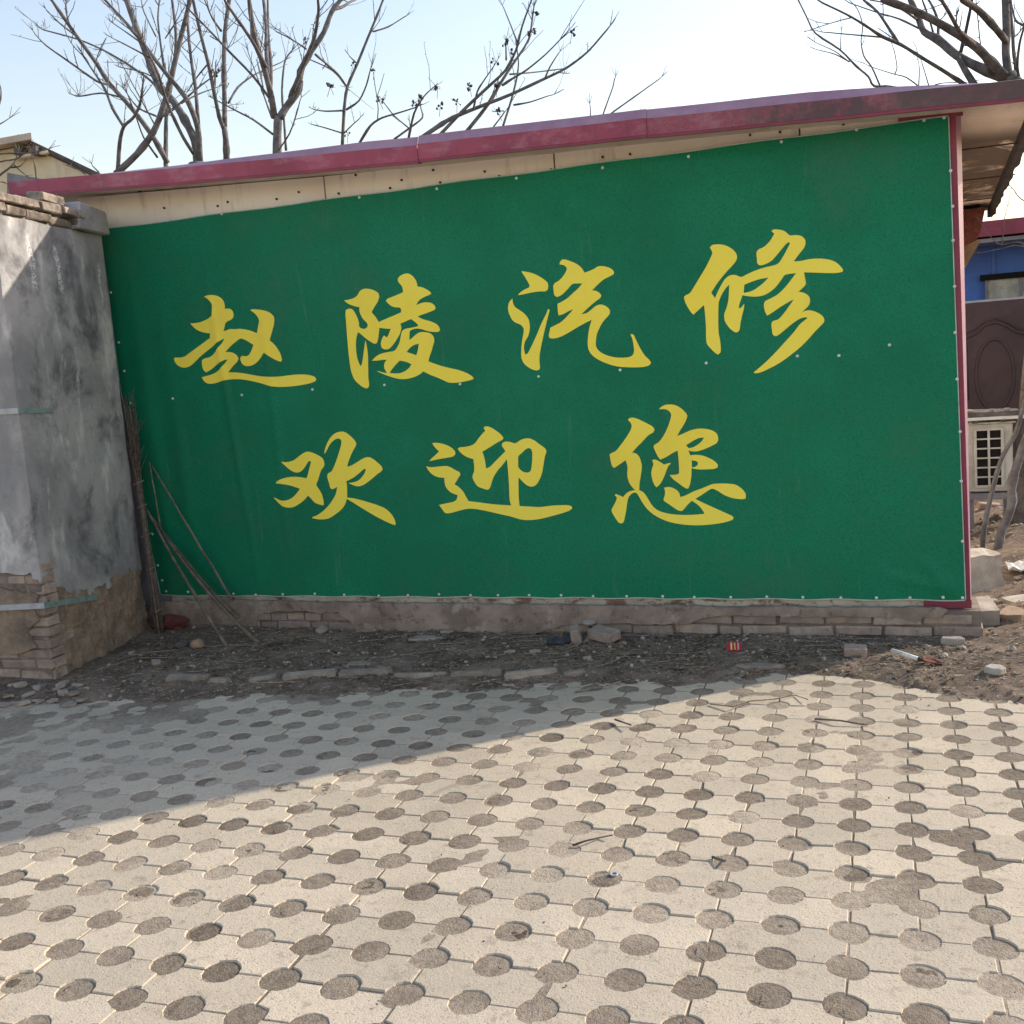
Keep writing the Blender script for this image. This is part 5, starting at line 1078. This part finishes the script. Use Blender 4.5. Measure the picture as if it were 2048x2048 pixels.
# concrete block, stones, bricks and sheet in the rubble
def block(name, px_poly, z_top, depth, label, cat, mat, jit=0.01, group=None):
    base_ = [on_z(px, py, 0.0) for px, py in px_poly]
    A_, B_ = base_; dv = (B_ - A_); up = Vector((0, 0, z_top)); bk = Vector((-dv.y, dv.x, 0)).normalized() * depth
    mb = MB(); P8 = [A_, B_, B_ + up, A_ + up, A_ + bk, B_ + bk, B_ + bk + up, A_ + bk + up]
    P8 = [p + Vector([random.uniform(-jit, jit) for _ in range(3)]) for p in P8]; mb.hexa(P8)
    me = mb.mesh(name); bm = bmesh.new(); bm.from_mesh(me); bmesh.ops.recalc_face_normals(bm, faces=bm.faces)
    bmesh.ops.subdivide_edges(bm, edges=bm.edges[:], cuts=5, use_grid_fill=True)
    for v in bm.verts: 
        k = 0.05 * nz(v.co.x * 4, v.co.y * 4, v.co.z * 4) + 0.025 * nz(v.co.x * 14, v.co.y * 14, v.co.z * 14); v.co += Vector((k, k * .6, k * .8)) * min(1.0, z_top * 3.0)
    bm.to_mesh(me); bm.free(); me.materials.append(mat); o = obj(name, me, None)
    tag(o, label, cat, group); return o
block('concrete_block', [(1925, 1205), (2008, 1190)], 0.27, 0.22, 'large rough square concrete block right behind the shed corner', 'block', M['concrete'])
block('rubble_stone', [(2000, 1215), (2075, 1240)], 0.07, 0.16, 'long flat grey stone slab right of the concrete block', 'stone', M['concrete'])
block('rubble_stone', [(1990, 1255), (2040, 1262)], 0.09, 0.14, 'sunlit tan stone lying below the flat grey stone slab', 'stone', M['mud'])
block('rubble_stone', [(1985, 1275), (2015, 1280)], 0.03, 0.12, 'small pale rubble stone nearest the plinth end', 'stone', M['concrete'])
block('rubble_stone', [(2030, 1278), (2060, 1285)], 0.04, 0.10, 'small grey rubble stone at the right edge of the picture', 'stone', M['concrete'])
block('plinth_lump', [(1942, 1238), (1962, 1262)], 0.12, 0.1, 'sunlit crumbling mortar lump against the end of the plinth', 'lump', M['concrete'])
rb = random.Random(55)
for k in range(14):
    x = 0.62 + rb.random() * 0.7; y = 9.6 + rb.random() * 1.5; lvl = rb.choice([0, 0, 1, 2, 3]) if y > 10.2 else rb.choice([0, 0, 1])
    o = put(rb.choice(BR + BH), 'rubble_brick', (x, y, soil_h(x, y) + 0.03 + 0.058 * lvl), (rb.uniform(-.25, .25), rb.uniform(-.2, .2), rb.uniform(-.5, .5)))
    tag(o, 'sunlit loose brick in the rubble heap beneath the air conditioner', 'brick', 'bricks in the rubble heap')
def crumple(name, c, w, d, h, mat, seed):
    mb = MB(); n = 14; vs = [(c[0] + w * (i / n - .5), c[1] + d * (j / n - .5), c[2] + h * (0.5 + nz(i * .45 + seed, j * .45) + 0.4 * nz(i * 1.1, j * 1.1 + seed)) ) for j in range(n + 1) for i in range(n + 1)]
    mb.add(vs, [(j * (n + 1) + i, j * (n + 1) + i + 1, (j + 1) * (n + 1) + i + 1, (j + 1) * (n + 1) + i) for j in range(n) for i in range(n)])
    o = mb.build(name, mat); md = o.modifiers.new('thick', 'SOLIDIFY'); md.thickness = 0.003; return o
P = on_z(2045, 1152, 0.06); tag(crumple('plastic_sheet', (P.x + 0.08, P.y, 0.10), 0.34, 0.22, 0.05, M['white'], 3), 'crumpled white plastic sheet in the rubble at the right edge', 'sheet')
rub = MB()
for k in range(500):
    x = rb.uniform(0.5, 2.2); y = rb.uniform(6.2, 11); s = rb.uniform(0.006, 0.03); pebble(rub, x, y, soil_h(x, y) + s * .3, s)
tag(rub.build('rubble_grit', M['pebble']), 'small stones strewn through the rubble yard', 'rubble', kind='stuff')

# ================================================================== TREES
def mk_tree(name, label, Y0, limbs, ox, oy, sc, bark, group, pods=(), trunk=None, seed=0, twigs=4.2, tw_len=(0.10, 0.50), tr=0.06, buds=True):
    """limbs: (start radius, end radius, [(x, y) picture points], depth at end) drawn on the photograph and set back at real distance"""
    rnd = random.Random(seed); t = empty(name, label=label, cat={'slim_stem': 'stem', 'bare_shrub': 'shrub'}.get(name, 'tree'), group=group)
    scale = lambda P: (P - EYE).dot(CZ) / F
    tg = MB(); n3 = []; trunk_pts = None
    for li, L in enumerate(limbs):
        r0, r1, pts = L[0], L[1], L[2]; ys, ye = (L[3], L[4]) if len(L) > 4 else (0.0, rnd.uniform(-0.9, 0.9))
        P3 = []; fine = []
        for i in range(len(pts) - 1):
            for j in range(3):
                f = j / 3; fine.append((pts[i][0] + (pts[i + 1][0] - pts[i][0]) * f, pts[i][1] + (pts[i + 1][1] - pts[i][1]) * f))
        fine.append(pts[-1]); m_ = len(fine)
        for _ in range(1):   # soften the corners
            fine = [fine[0]] + [((fine[i - 1][0] + 2 * fine[i][0] + fine[i + 1][0]) / 4, (fine[i - 1][1] + 2 * fine[i][1] + fine[i + 1][1]) / 4) for i in range(1, m_ - 1)] + [fine[-1]]
        rad = []
        for i, (x, y) in enumerate(fine):
            f = i / (m_ - 1); P = on_y(ox + x * sc, oy + y * sc, Y0 + ys + (ye - ys) * f); P3.append(P)
            r = 0.90 * (r0 + (r1 - r0) * f) * sc * scale(P) * (1 + 0.10 * nz(i * 0.9, li * 3.3, seed)); rad.append(max(0.0028, r))
        # carry limbs that end above the frame a little further so nothing stops in mid air
        if pts[-1][1] <= 2:
            d = (P3[-1] - P3[-3]); 
            for q in range(1, 6): P3.append(P3[-1] + d * 0.6 + Vector((rnd.uniform(-.05, .05), rnd.uniform(-.08, .08), 0.03))); rad.append(max(0.0028, rad[-1] * 0.78))
        elif rad[-1] < 0.02:
            d = (P3[-1] - P3[-2]).normalized(); le = rnd.uniform(0.10, 0.22); r_e = rad[-1]
            for q in range(1, 4): P3.append(P3[-1] + (d + Vector((rnd.uniform(-.2, .2), rnd.uniform(-.2, .2), rnd.uniform(-.05, .25)))) * le / 3); rad.append(max(0.0022, r_e * (1 - 0.24 * q)))
            for sg in (-1, 1):
                o_ = P3[-3]; e_ = (d + Vector((sg * rnd.uniform(.3, .8), rnd.uniform(-.5, .5), rnd.uniform(0, .5)))).normalized(); l_ = rnd.uniform(0.06, 0.16)
                tg.tube([o_, o_ + e_ * l_ * .5 + Vector((0, 0, .006)), o_ + e_ * l_ + Vector((0, 0, .02))], [r_e * .6, r_e * .5, 0.002], 4)
        for q in range(1, len(rad) - 1):                  # knots and scars
            if rnd.random() < 0.16: rad[q] *= rnd.uniform(1.10, 1.30)
        mb = MB(); mb.tube(P3, rad, 8 if r0 * sc > 4 else 6); mb.build('trunk' if li == 0 and not trunk else 'branch', bark, t, smooth=True)
        n3.append((P3, rad))
        ln = sum((a - b).length for a, b in zip(P3, P3[1:])); k = int(ln * twigs)
        for _ in range(k):
            i = rnd.randint(int(len(P3) * 0.25), len(P3) - 2); q = P3[i]; ax_ = (P3[i + 1] - P3[i - 1]).normalized()
            pr = ax_.orthogonal().normalized(); pr.rotate(Matrix.Rotation(rnd.uniform(0, 6.28), 3, ax_))
            d = (ax_ * rnd.uniform(0.5, 1.0) + pr * rnd.uniform(0.5, 1.0) + Vector((0, 0, 0.35))).normalized(); le = rnd.uniform(*tw_len); w_ = min(rad[i] * 0.6, rnd.uniform(0.004, 0.007))
            pp = [q]; 
            for s_ in range(4):
                d = (d + Vector((rnd.uniform(-.2, .2), rnd.uniform(-.2, .2), rnd.uniform(-.08, .2)))).normalized(); pp.append(pp[-1] + d * le / 4)
            tg.tube(pp, [w_, w_ * .9, w_ * .8, w_ * .7, w_ * .55], 4)
            if buds:
                for b_ in pp[1:]:
                    if rnd.random() < 0.6: e_ = Vector((rnd.uniform(-1, 1), rnd.uniform(-1, 1), rnd.uniform(0, 1))).normalized(); tg.tube([b_, b_ + e_ * rnd.uniform(0.012, 0.03)], [w_ * .7, w_ * .5], 4)
                if rnd.random() < 0.5:
                    s_ = pp[2]; d2 = (d + Vector((rnd.uniform(-.9, .9), rnd.uniform(-.9, .9), 0.3))).normalized(); tg.tube([s_, s_ + d2 * le * .25, s_ + d2 * le * .5 + Vector((0, 0, .02))], [w_ * .7, w_ * .6, w_ * .4], 4)
    if tg.v: tag(tg.build('twigs', bark, t), kind='stuff')
    if trunk:
        i, r = trunk; P3, rad = n3[i]; q = P3[0]; top_ = q + Vector((0, 0, 0.0)); b_ = Vector((q.x + rnd.uniform(-.15, .15), q.y, -0.1)); n_ = 7
        pts = [b_.lerp(top_, k / n_) + Vector((0.03 * nz(k * .6, seed), 0.03 * nz(k * .6, seed + 5), 0)) * (0 if k == n_ else 1) for k in range(n_ + 1)]
        rr = [rad[0] * (1.5 - 0.5 * k / n_) if not r else r * (1.3 - 0.3 * k / n_) for k in range(n_ + 1)]
        mb = MB(); mb.tube(pts, rr, 10); mb.build('trunk', bark, t, smooth=True)
    for k, (px, py) in enumerate(pods):
        P = on_y(ox + px * sc, oy + py * sc, Y0 + rnd.uniform(-.3, .3)); mb = MB()
        for q in range(rnd.randint(4, 7)):               # split dry capsules
            c = P + Vector((rnd.uniform(-.035, .035), rnd.uniform(-.035, .035), rnd.uniform(-.035, .03))); s_ = rnd.uniform(0.008, 0.018); e_ = Vector((rnd.uniform(-1, 1), rnd.uniform(-1, 1), rnd.uniform(-.4, 1)))
            mb.add([(c.x + p[0] * s_ * rnd.uniform(.6, 1.3), c.y + p[1] * s_ * rnd.uniform(.6, 1.3), c.z + p[2] * s_ * rnd.uniform(.8, 1.7)) for p in ico], icf); mb.tube([P, c], 0.0022, 4); mb.tube([c, c + e_.normalized() * s_ * 2.4], [s_ * .35, 0.001], 4)
        mb.tube([P + Vector((0, 0, -.02)), P + Vector((rnd.uniform(-.05, .05), 0, -.11))], 0.003, 4)
        mb.build('seed_pod', M['pod'], t, smooth=False)
    return t
GA = 'bare trees behind the shed'
M['twig_pale'] = basic('pale_dry_twig', lin(186, 176, 164), lin(160, 150, 138), 20, 0.9)
s1 = 700 / 1932.0; s2 = 548 / 1932.0
mk_tree('bare_tree', 'bare tree with pale trunk curving up to the right, leftmost behind the roof', 11.4,
  [(22, 13, [(640, 960), (760, 850), (850, 730), (900, 600), (940, 450), (980, 280), (1020, 120), (1050, 0)], 0, 0.3),
   (13, 6, [(650, 950), (660, 780), (680, 695), (740, 650), (775, 570), (785, 490)], 0, -0.3), (9, 5, [(680, 695), (620, 600), (580, 490), (520, 400), (460, 310)], 0, 0.4),
   (8, 4, [(885, 650), (960, 600), (1040, 530), (1110, 470), (1180, 420)], 0, 0.5), (6, 3, [(1000, 570), (1090, 520), (1190, 485)], 0, 0.4), (5, 3, [(960, 140), (900, 230), (990, 90)], 0, .2)],
  0, 0, s1, M['bark'], GA, trunk=(0, 0), seed=1)
mk_tree('bare_tree', 'bare tree whose long limb slants far out to the upper left', 12.2,
  [(17, 9, [(925, 900), (850, 760), (740, 610), (600, 460), (520, 330), (430, 210), (340, 80), (285, 0)], 0, -0.6),
   (9, 3, [(600, 465), (540, 455), (380, 340), (250, 250), (195, 190)], -.3, -1.0), (6, 3, [(660, 535), (560, 510), (430, 535), (395, 520)], -.2, 0.4),
   (9, 4, [(920, 540), (830, 440), (700, 350), (560, 270), (430, 215), (240, 165)], 0, 0.8), (6, 3, [(410, 190), (330, 130), (260, 60)], -.5, -1), (7, 4, [(395, 175), (370, 90), (362, 25)], -.5, 0),
   (14, 8, [(915, 905), (915, 780), (917, 640), (930, 540), (960, 400), (975, 200), (950, 0)], 0, 0.6),
   (7, 3, [(870, 870), (790, 760), (750, 640), (700, 510)], 0, -.6), (7, 3, [(860, 640), (760, 600), (690, 500)], 0, .5), (5, 3, [(860, 700), (790, 570), (670, 350)], 0, .9)],
  0, 0, s1, M['bark'], GA, trunk=(6, 0), seed=2)
mk_tree('bare_tree', 'bare tree with dark scarred fork, third from the left', 11.7,
  [(26, 18, [(1090, 900), (1080, 780), (1020, 660), (960, 560), (870, 470), (820, 330), (770, 200), (720, 60), (700, 0)], 0, 0.5),
   (19, 8, [(1105, 890), (1095, 700), (1040, 560), (980, 480), (880, 360), (790, 240), (700, 130), (580, 0)], 0, -.5),
   (12, 7, [(1095, 700), (1080, 480), (1050, 300), (1035, 120), (1040, 0)], 0, .6), (12, 6, [(1070, 850), (1010, 760), (940, 610), (900, 500), (880, 420), (800, 250)], 0, -.8),
   (7, 4, [(910, 400), (880, 200), (870, 100), (880, 0)], 0, .3), (6, 3, [(770, 230), (700, 180), (620, 125)], 0, .3), (6, 3, [(830, 320), (700, 250), (640, 220)], 0, -.4), (5, 3, [(860, 200), (790, 60), (780, 0)], .2, .6), (5, 3, [(900, 460), (800, 400), (660, 370)], 0, .6)],
  0, 0, s1, M['bark'], GA, trunk=(0, 0.11), seed=3)
mk_tree('bare_tree', 'slender bare tree splitting into two parallel upright stems', 12.0,
  [(20, 17, [(1250, 890), (1250, 800), (1238, 700)], 0, 0), (14, 10, [(1235, 710), (1210, 650), (1180, 500), (1150, 350), (1110, 200), (1065, 0)], 0, -.5), (16, 12, [(1240, 700), (1240, 580), (1235, 350), (1240, 180), (1265, 0)], 0, .4),
   (8, 4, [(1220, 170), (1170, 100), (1130, 0)], .3, -.4), (7, 3, [(1260, 570), (1310, 480), (1390, 420), (1450, 390), (1550, 345)], .1, .9), (6, 3, [(1150, 350), (1090, 420), (1040, 500)], -.2, .4)],
  0, 0, s1, M['bark'], GA, trunk=(0, 0), seed=4, pods=[(1190, 400)])
mk_tree('bare_tree', 'thick pale-trunked bare tree forking widely, nearest the middle of the roof', 11.2,
  [(29, 25, [(1530, 860), (1530, 760), (1535, 640)], 0, 0), (22, 12, [(1515, 650), (1500, 540), (1460, 380), (1400, 200), (1375, 0)], 0, -.5), (14, 9, [(1485, 440), (1470, 300), (1470, 150), (1455, 0)], -.1, .5), (12, 7, [(1490, 560), (1500, 400), (1480, 200), (1478, 0)], .1, .9),
   (13, 7, [(1470, 370), (1390, 220), (1250, 20), (1240, 0)], -.3, -1.0), (24, 12, [(1545, 650), (1580, 590), (1660, 490), (1650, 400), (1720, 280), (1790, 180), (1830, 60), (1880, 0)], 0, .4), (13, 8, [(1600, 540), (1640, 440), (1690, 320), (1740, 200), (1760, 60), (1755, 0)], .1, -.6),
   (12, 5, [(1840, 50), (1890, 40), (1932, 10), (1960, 0)], .4, 1), (8, 4, [(1505, 740), (1400, 660), (1300, 610), (1180, 545)], 0, .9), (9, 5, [(1500, 560), (1400, 420), (1260, 280), (1120, 130), (1050, 60)], 0, -.9),
   (7, 4, [(1740, 300), (1800, 350), (1870, 410), (1910, 470)], 0, .8), (6, 3, [(1530, 840), (1600, 740), (1640, 620), (1655, 560)], 0, -.6), (6, 3, [(1500, 650), (1440, 480), (1370, 290)], 0, .7), (6, 3, [(1690, 270), (1600, 210), (1525, 175)], .1, .4)],
  0, 0, s1, M['bark'], GA, trunk=(0, 0), seed=5, pods=[(1680, 225), (1820, 475)])
mk_tree('bare_tree', 'thin upright sapling with small seed heads right of the thick pale trunk', 12.6,
  [(11, 6, [(95, 820), (105, 600), (120, 480), (180, 350), (240, 200), (290, 80), (320, 0)], 0, .3), (6, 3, [(120, 480), (60, 400), (0, 365), (-80, 330)], 0, .5), (7, 3, [(118, 605), (190, 560), (230, 470), (250, 385)], 0, -.4), (6, 3, [(110, 610), (0, 615), (-60, 605)], 0, .3),
   (5, 3, [(265, 175), (350, 150), (435, 95)], .2, .6), (5, 3, [(180, 355), (150, 325), (135, 310)], 0, 0), (5, 3, [(95, 735), (0, 705), (-60, 690)], 0, .4), (5, 3, [(105, 735), (150, 690), (190, 655)], 0, -.3),
   (8, 5, [(-215, 830), (-225, 680), (-240, 500), (-225, 340), (-200, 300)], .6, .9)],
  650, 0, s1, M['bark'], GA, trunk=(0, 0), seed=6, pods=[(30, 475), (270, 390), (155, 355), (125, 740)], twigs=2.0)
mk_tree('bare_tree', 'low bare tree fanning out to the right with dark seed pods', 11.0,
  [(15, 5, [(520, 770), (620, 700), (700, 650), (850, 590), (1020, 525), (1200, 440), (1330, 380), (1450, 290), (1560, 160)], 0, .6), (12, 5, [(620, 760), (760, 610), (900, 480), (1000, 390), (1060, 270), (1085, 150), (1140, 0)], 0, -.4), (12, 5, [(770, 740), (900, 580), (980, 440), (1040, 350), (1130, 220), (1150, 60)], .2, .8),
   (8, 4, [(980, 470), (1040, 430), (1110, 390), (1220, 300), (1330, 185)], .3, -.3), (8, 4, [(975, 720), (1030, 550), (1060, 430), (1070, 350), (1060, 270)], .2, .5), (6, 3, [(1040, 580), (1130, 565), (1230, 530)], .2, .4), (8, 3, [(460, 770), (490, 620), (545, 530), (600, 480)], .1, -.6),
   (8, 4, [(190, 790), (250, 690), (310, 650), (400, 625), (495, 595)], .3, 0), (7, 4, [(380, 770), (470, 705), (545, 650), (530, 600)], .2, .4), (7, 3, [(820, 600), (840, 500), (880, 440), (935, 360)], .1, -.5), (6, 3, [(1215, 430), (1240, 370), (1285, 300)], .3, .1), (6, 3, [(1020, 410), (1150, 400), (1310, 380)], .2, 1.), (6, 3, [(1060, 230), (1030, 150), (985, 40)], -.3, .2),
   (7, 4, [(1000, 330), (1000, 270), (995, 240)], -.2, 0), (5, 3, [(460, 705), (380, 640), (320, 560)], .2, .5), (5, 3, [(930, 700), (1000, 610), (955, 615)], .2, .4)],
  650, 0, s1, M['bark'], GA, trunk=(0, 0.06), seed=7, twigs=2.2, pods=[(300, 550), (500, 565), (530, 530), (620, 485), (635, 585), (728, 565), (800, 475), (935, 335), (995, 235), (1025, 285), (1140, 175), (1160, 75), (1360, 180), (945, 475), (955, 615)])
mk_tree('bare_tree', 'few thin twigs of a sapling just showing above the middle of the roof', 12.8,
  [(6, 3, [(1520, 700), (1545, 650), (1700, 540), (1840, 440)], 0, .4), (5, 3, [(1525, 660), (1560, 560), (1590, 480), (1597, 440)], 0, -.3), (5, 3, [(1545, 645), (1640, 630), (1700, 635)], 0, .2), (4, 3, [(1465, 690), (1465, 600)], .2, .2)],
  650, 0, s1, M['bark'], GA, trunk=(0, 0.03), seed=8, twigs=0.8, tw_len=(0.08, 0.2))
# big tree on the right; its trunk stands beside the shed and limbs reach over the roof
mk_tree('bare_tree', 'big dark bare tree at the right with thick limbs reaching over the roof', 9.6,
  [(62, 58, [(1870, 3930), (1960, 3000), (2060, 1800), (1990, 1000), (1900, 640), (1830, 540)], -0.6, 0),
   (40, 26, [(1840, 580), (1700, 440), (1600, 330), (1400, 200), (1200, 90), (950, 0)], 0, -.6), (40, 20, [(1830, 570), (1600, 470), (1450, 390), (1320, 270), (1220, 230), (1180, 100), (1130, 0)], 0, .8), (32, 28, [(1830, 560), (1800, 380), (1810, 200), (1800, 0)], 0, .3),
   (26, 24, [(1805, 290), (1700, 160), (1600, 60), (1500, 0)], .1, -.5), (16, 10, [(1910, 640), (1860, 400), (1850, 200), (1830, 0)], 0, .7), (15, 10, [(1480, 390), (1520, 230), (1555, 60), (1565, 0)], .3, -.3),
   (17, 7, [(1520, 600), (1350, 490), (1200, 400), (1060, 310), (930, 260), (800, 170), (680, 100), (510, 20)], 0, -.9), (7, 4, [(930, 262), (780, 250), (560, 230)], -.5, -.2), (13, 8, [(1040, 295), (960, 170), (900, 80), (800, 0)], -.4, .3),
   (30, 22, [(1590, 610), (1520, 500), (1470, 410)], 0, .2), (20, 14, [(1780, 560), (1650, 380), (1560, 300), (1480, 230), (1400, 80), (1350, 0)], .1, -1.0), (12, 8, [(1325, 280), (1330, 150), (1290, 50), (1260, 0)], .5, .9), (9, 6, [(1295, 240), (1260, 120), (1215, 0)], .5, .1),
   (8, 4, [(1190, 200), (1050, 130), (900, 90), (700, 20)], .5, 1.2), (9, 5, [(1180, 140), (1080, 70), (960, 20), (850, 0)], .6, .2),
   (12, 8, [(1920, 620), (1880, 480), (1900, 300), (1930, 200)], 0, -.4), (10, 6, [(1930, 180), (1870, 150), (1850, 60), (1840, 0)], -.2, .3), (14, 9, [(1700, 520), (1640, 400), (1560, 280), (1500, 230)], 0, -.5),
   (6, 2, [(2059, 1869), (1921, 1699), (1816, 1717), (1770, 1728), (1720, 1699), (1643, 1601)], -0.3, -0.2), (6, 2, [(2059, 1763), (1869, 1724), (1791, 1749), (1685, 1770)], -0.3, -0.2), (6, 2, [(2059, 1481), (1904, 1403), (1851, 1326), (1791, 1276)], -0.3, -0.2), (6, 2, [(1777, 1728), (1784, 1622), (1798, 1523)], -0.3, -0.2)],
  1500, 0, s2, M['bark_dark'], None, seed=9, twigs=1.3)
mk_tree('bare_tree', 'bare sapling of the right side with crooked thin limb just above the roof edge', 10.6,
  [(11, 5, [(1180, 650), (1000, 610), (865, 612), (840, 540), (750, 470), (640, 350), (450, 235), (400, 120), (340, 0)], 0, -.4), (6, 3, [(700, 435), (600, 380), (470, 350)], -.2, .2), (7, 3, [(915, 602), (860, 470), (800, 400), (780, 290), (800, 180), (760, 60), (700, 0)], 0, .5), (6, 3, [(1230, 640), (1100, 540), (1020, 525), (850, 470)], 0, .3), (5, 3, [(1020, 525), (1040, 480), (1020, 370)], .1, 0), (5, 3, [(640, 350), (640, 270)], -.2, -.2), (5, 3, [(690, 430), (600, 360), (490, 312)], -.2, -.5), (5, 3, [(1265, 620), (1230, 500), (1205, 420)], 0, .2), (5, 3, [(1190, 600), (1195, 500), (1190, 440)], 0, .2), (5, 3, [(1300, 600), (1350, 585), (1500, 580)], .1, .1)],
  1500, 0, s2, M['bark'], None, seed=10, twigs=0.9, tw_len=(0.08, 0.25), trunk=(0, 0.04))
# two slim stems rising in front of the air conditioner
s3 = 248 / 684.0
mk_tree('slim_stem', 'slim pale stem bending across the air conditioner grille', 8.25,
  [(15, 13, [(455, 2010), (458, 1860), (475, 1750), (505, 1620), (535, 1500), (570, 1400), (640, 1290), (684, 1130), (760, 900)], 0, 0.2)], 1800, 400, s3, M['bark'], None, seed=11, twigs=0.6, tw_len=(.1, .3), buds=False)
mk_tree('slim_stem', 'thicker crooked pale stem right of the slim one with a knobbly elbow', 8.15,
  [(27, 24, [(535, 2020), (545, 1900), (560, 1820), (600, 1740), (622, 1660), (612, 1570), (650, 1450), (690, 1330), (760, 1150)], 0, 0.2)], 1800, 400, s3, M['bark'], None, seed=12, twigs=0.4, tw_len=(.1, .3), buds=False)
# twigs of a shrub at the far left
mk_tree('bare_shrub', 'bare twiggy shrub at the left edge in front of the cream house', 9.2,
  [(9, 4, [(-120, 1150), (-60, 1020), (0, 965), (50, 930), (80, 900), (92, 865)], 0, .2), (6, 3, [(-140, 900), (0, 845), (140, 847), (225, 833)], 0, .3), (6, 3, [(-140, 960), (0, 890), (90, 880), (130, 850)], 0, -.2), (5, 3, [(200, 985), (195, 930), (184, 880)], 0, 0), (7, 3, [(-60, 640), (0, 570), (8, 500), (-10, 440)], 0, .3), (5, 3, [(-60, 1060), (0, 1000), (30, 1010)], 0, .2), (5, 3, [(-40, 700), (0, 685), (25, 670)], 0, .1), (5, 3, [(80, 912), (120, 950)], 0, 0), (5, 3, [(60, 925), (110, 920), (125, 905)], 0, .1), (5, 3, [(470, 960), (430, 935), (400, 925)], 0, .1), (5, 3, [(545, 950), (510, 915)], 0, .1)],
  0, 0, s1, M['bark_dark'], None, seed=13, twigs=0.8, tw_len=(.06, .2), trunk=(0, 0.03))

# ================================================================== CREAM HOUSE, far left
hs = empty('cream_house', label='cream rendered house with dark sloping roof in the far left background', cat='house')
HY = 17.5
def hq(px, py, y=HY): return on_y(px, py, y)
BK = Vector((-0.76, 0.65, 0)); apex = hq(62, 290); low = hq(200, 356); xl_ = -26.0
mb = MB(); plate(mb, [(low.x + 0.2, HY, 0), (low.x + 0.2, HY, low.z), (apex.x, HY, apex.z), (xl_, HY, apex.z), (xl_, HY, 0)], 7.0, BK); mb.build('wall', M['cream'], hs)
dv = (low - apex).normalized(); up = Vector((-dv.z, 0, dv.x)); 
if up.z < 0: up = -up
e1 = low + dv * 0.5; e0 = apex - dv * 0.25
mb = MB(); P4 = [e0 + up * 0.03, e1 + up * 0.03, e1 + up * 0.10, e0 + up * 0.10]
mb.hexa([p + Vector((0, -0.12, 0)) for p in P4] + [p + BK * 7.2 for p in P4]); mb.build('roof', M['roof_tile'], hs)
mb = MB(); mb.hexa([(xl_, HY - 0.3, apex.z + 0.02), (apex.x + 0.3, HY - 0.3, apex.z + 0.02), (apex.x + 0.3, HY - 0.3, apex.z + 0.14), (xl_, HY - 0.3, apex.z + 0.14), (xl_ - 4, HY + 4, apex.z + 0.02), (apex.x - 4, HY + 4, apex.z + 0.02), (apex.x - 4, HY + 4, apex.z + 0.14), (xl_ - 4, HY + 4, apex.z + 0.14)])
mb.build('roof', basic('pale_coping', lin(206, 190, 172), lin(190, 172, 152), 3, 0.9), hs)
mb = MB(); q = hq(68, 302); mb.box((q.x, HY - 0.12, q.z - 0.1), (0.9, 0.10, 0.05)); mb.build('eave_board', M['cream'], hs)
for px in (52, 86):
    q = hq(px, 305); mb = MB(); mb.box((q.x, HY - 0.1, q.z), (0.12, 0.3, 0.16)); mb.build('bracket', M['bark_dark'], hs)
mb = MB(); plate(mb, [on_y(14, 345, 14.0), on_y(95, 360, 14.0), on_y(95, 420, 14.0), on_y(14, 420, 14.0)], 0.3); o = mb.build('low_wall', M['grey_trim']); tag(o, 'grey low roof edge of an outbuilding in front of the cream house', 'wall')
o.data.transform(Matrix.Identity(4))
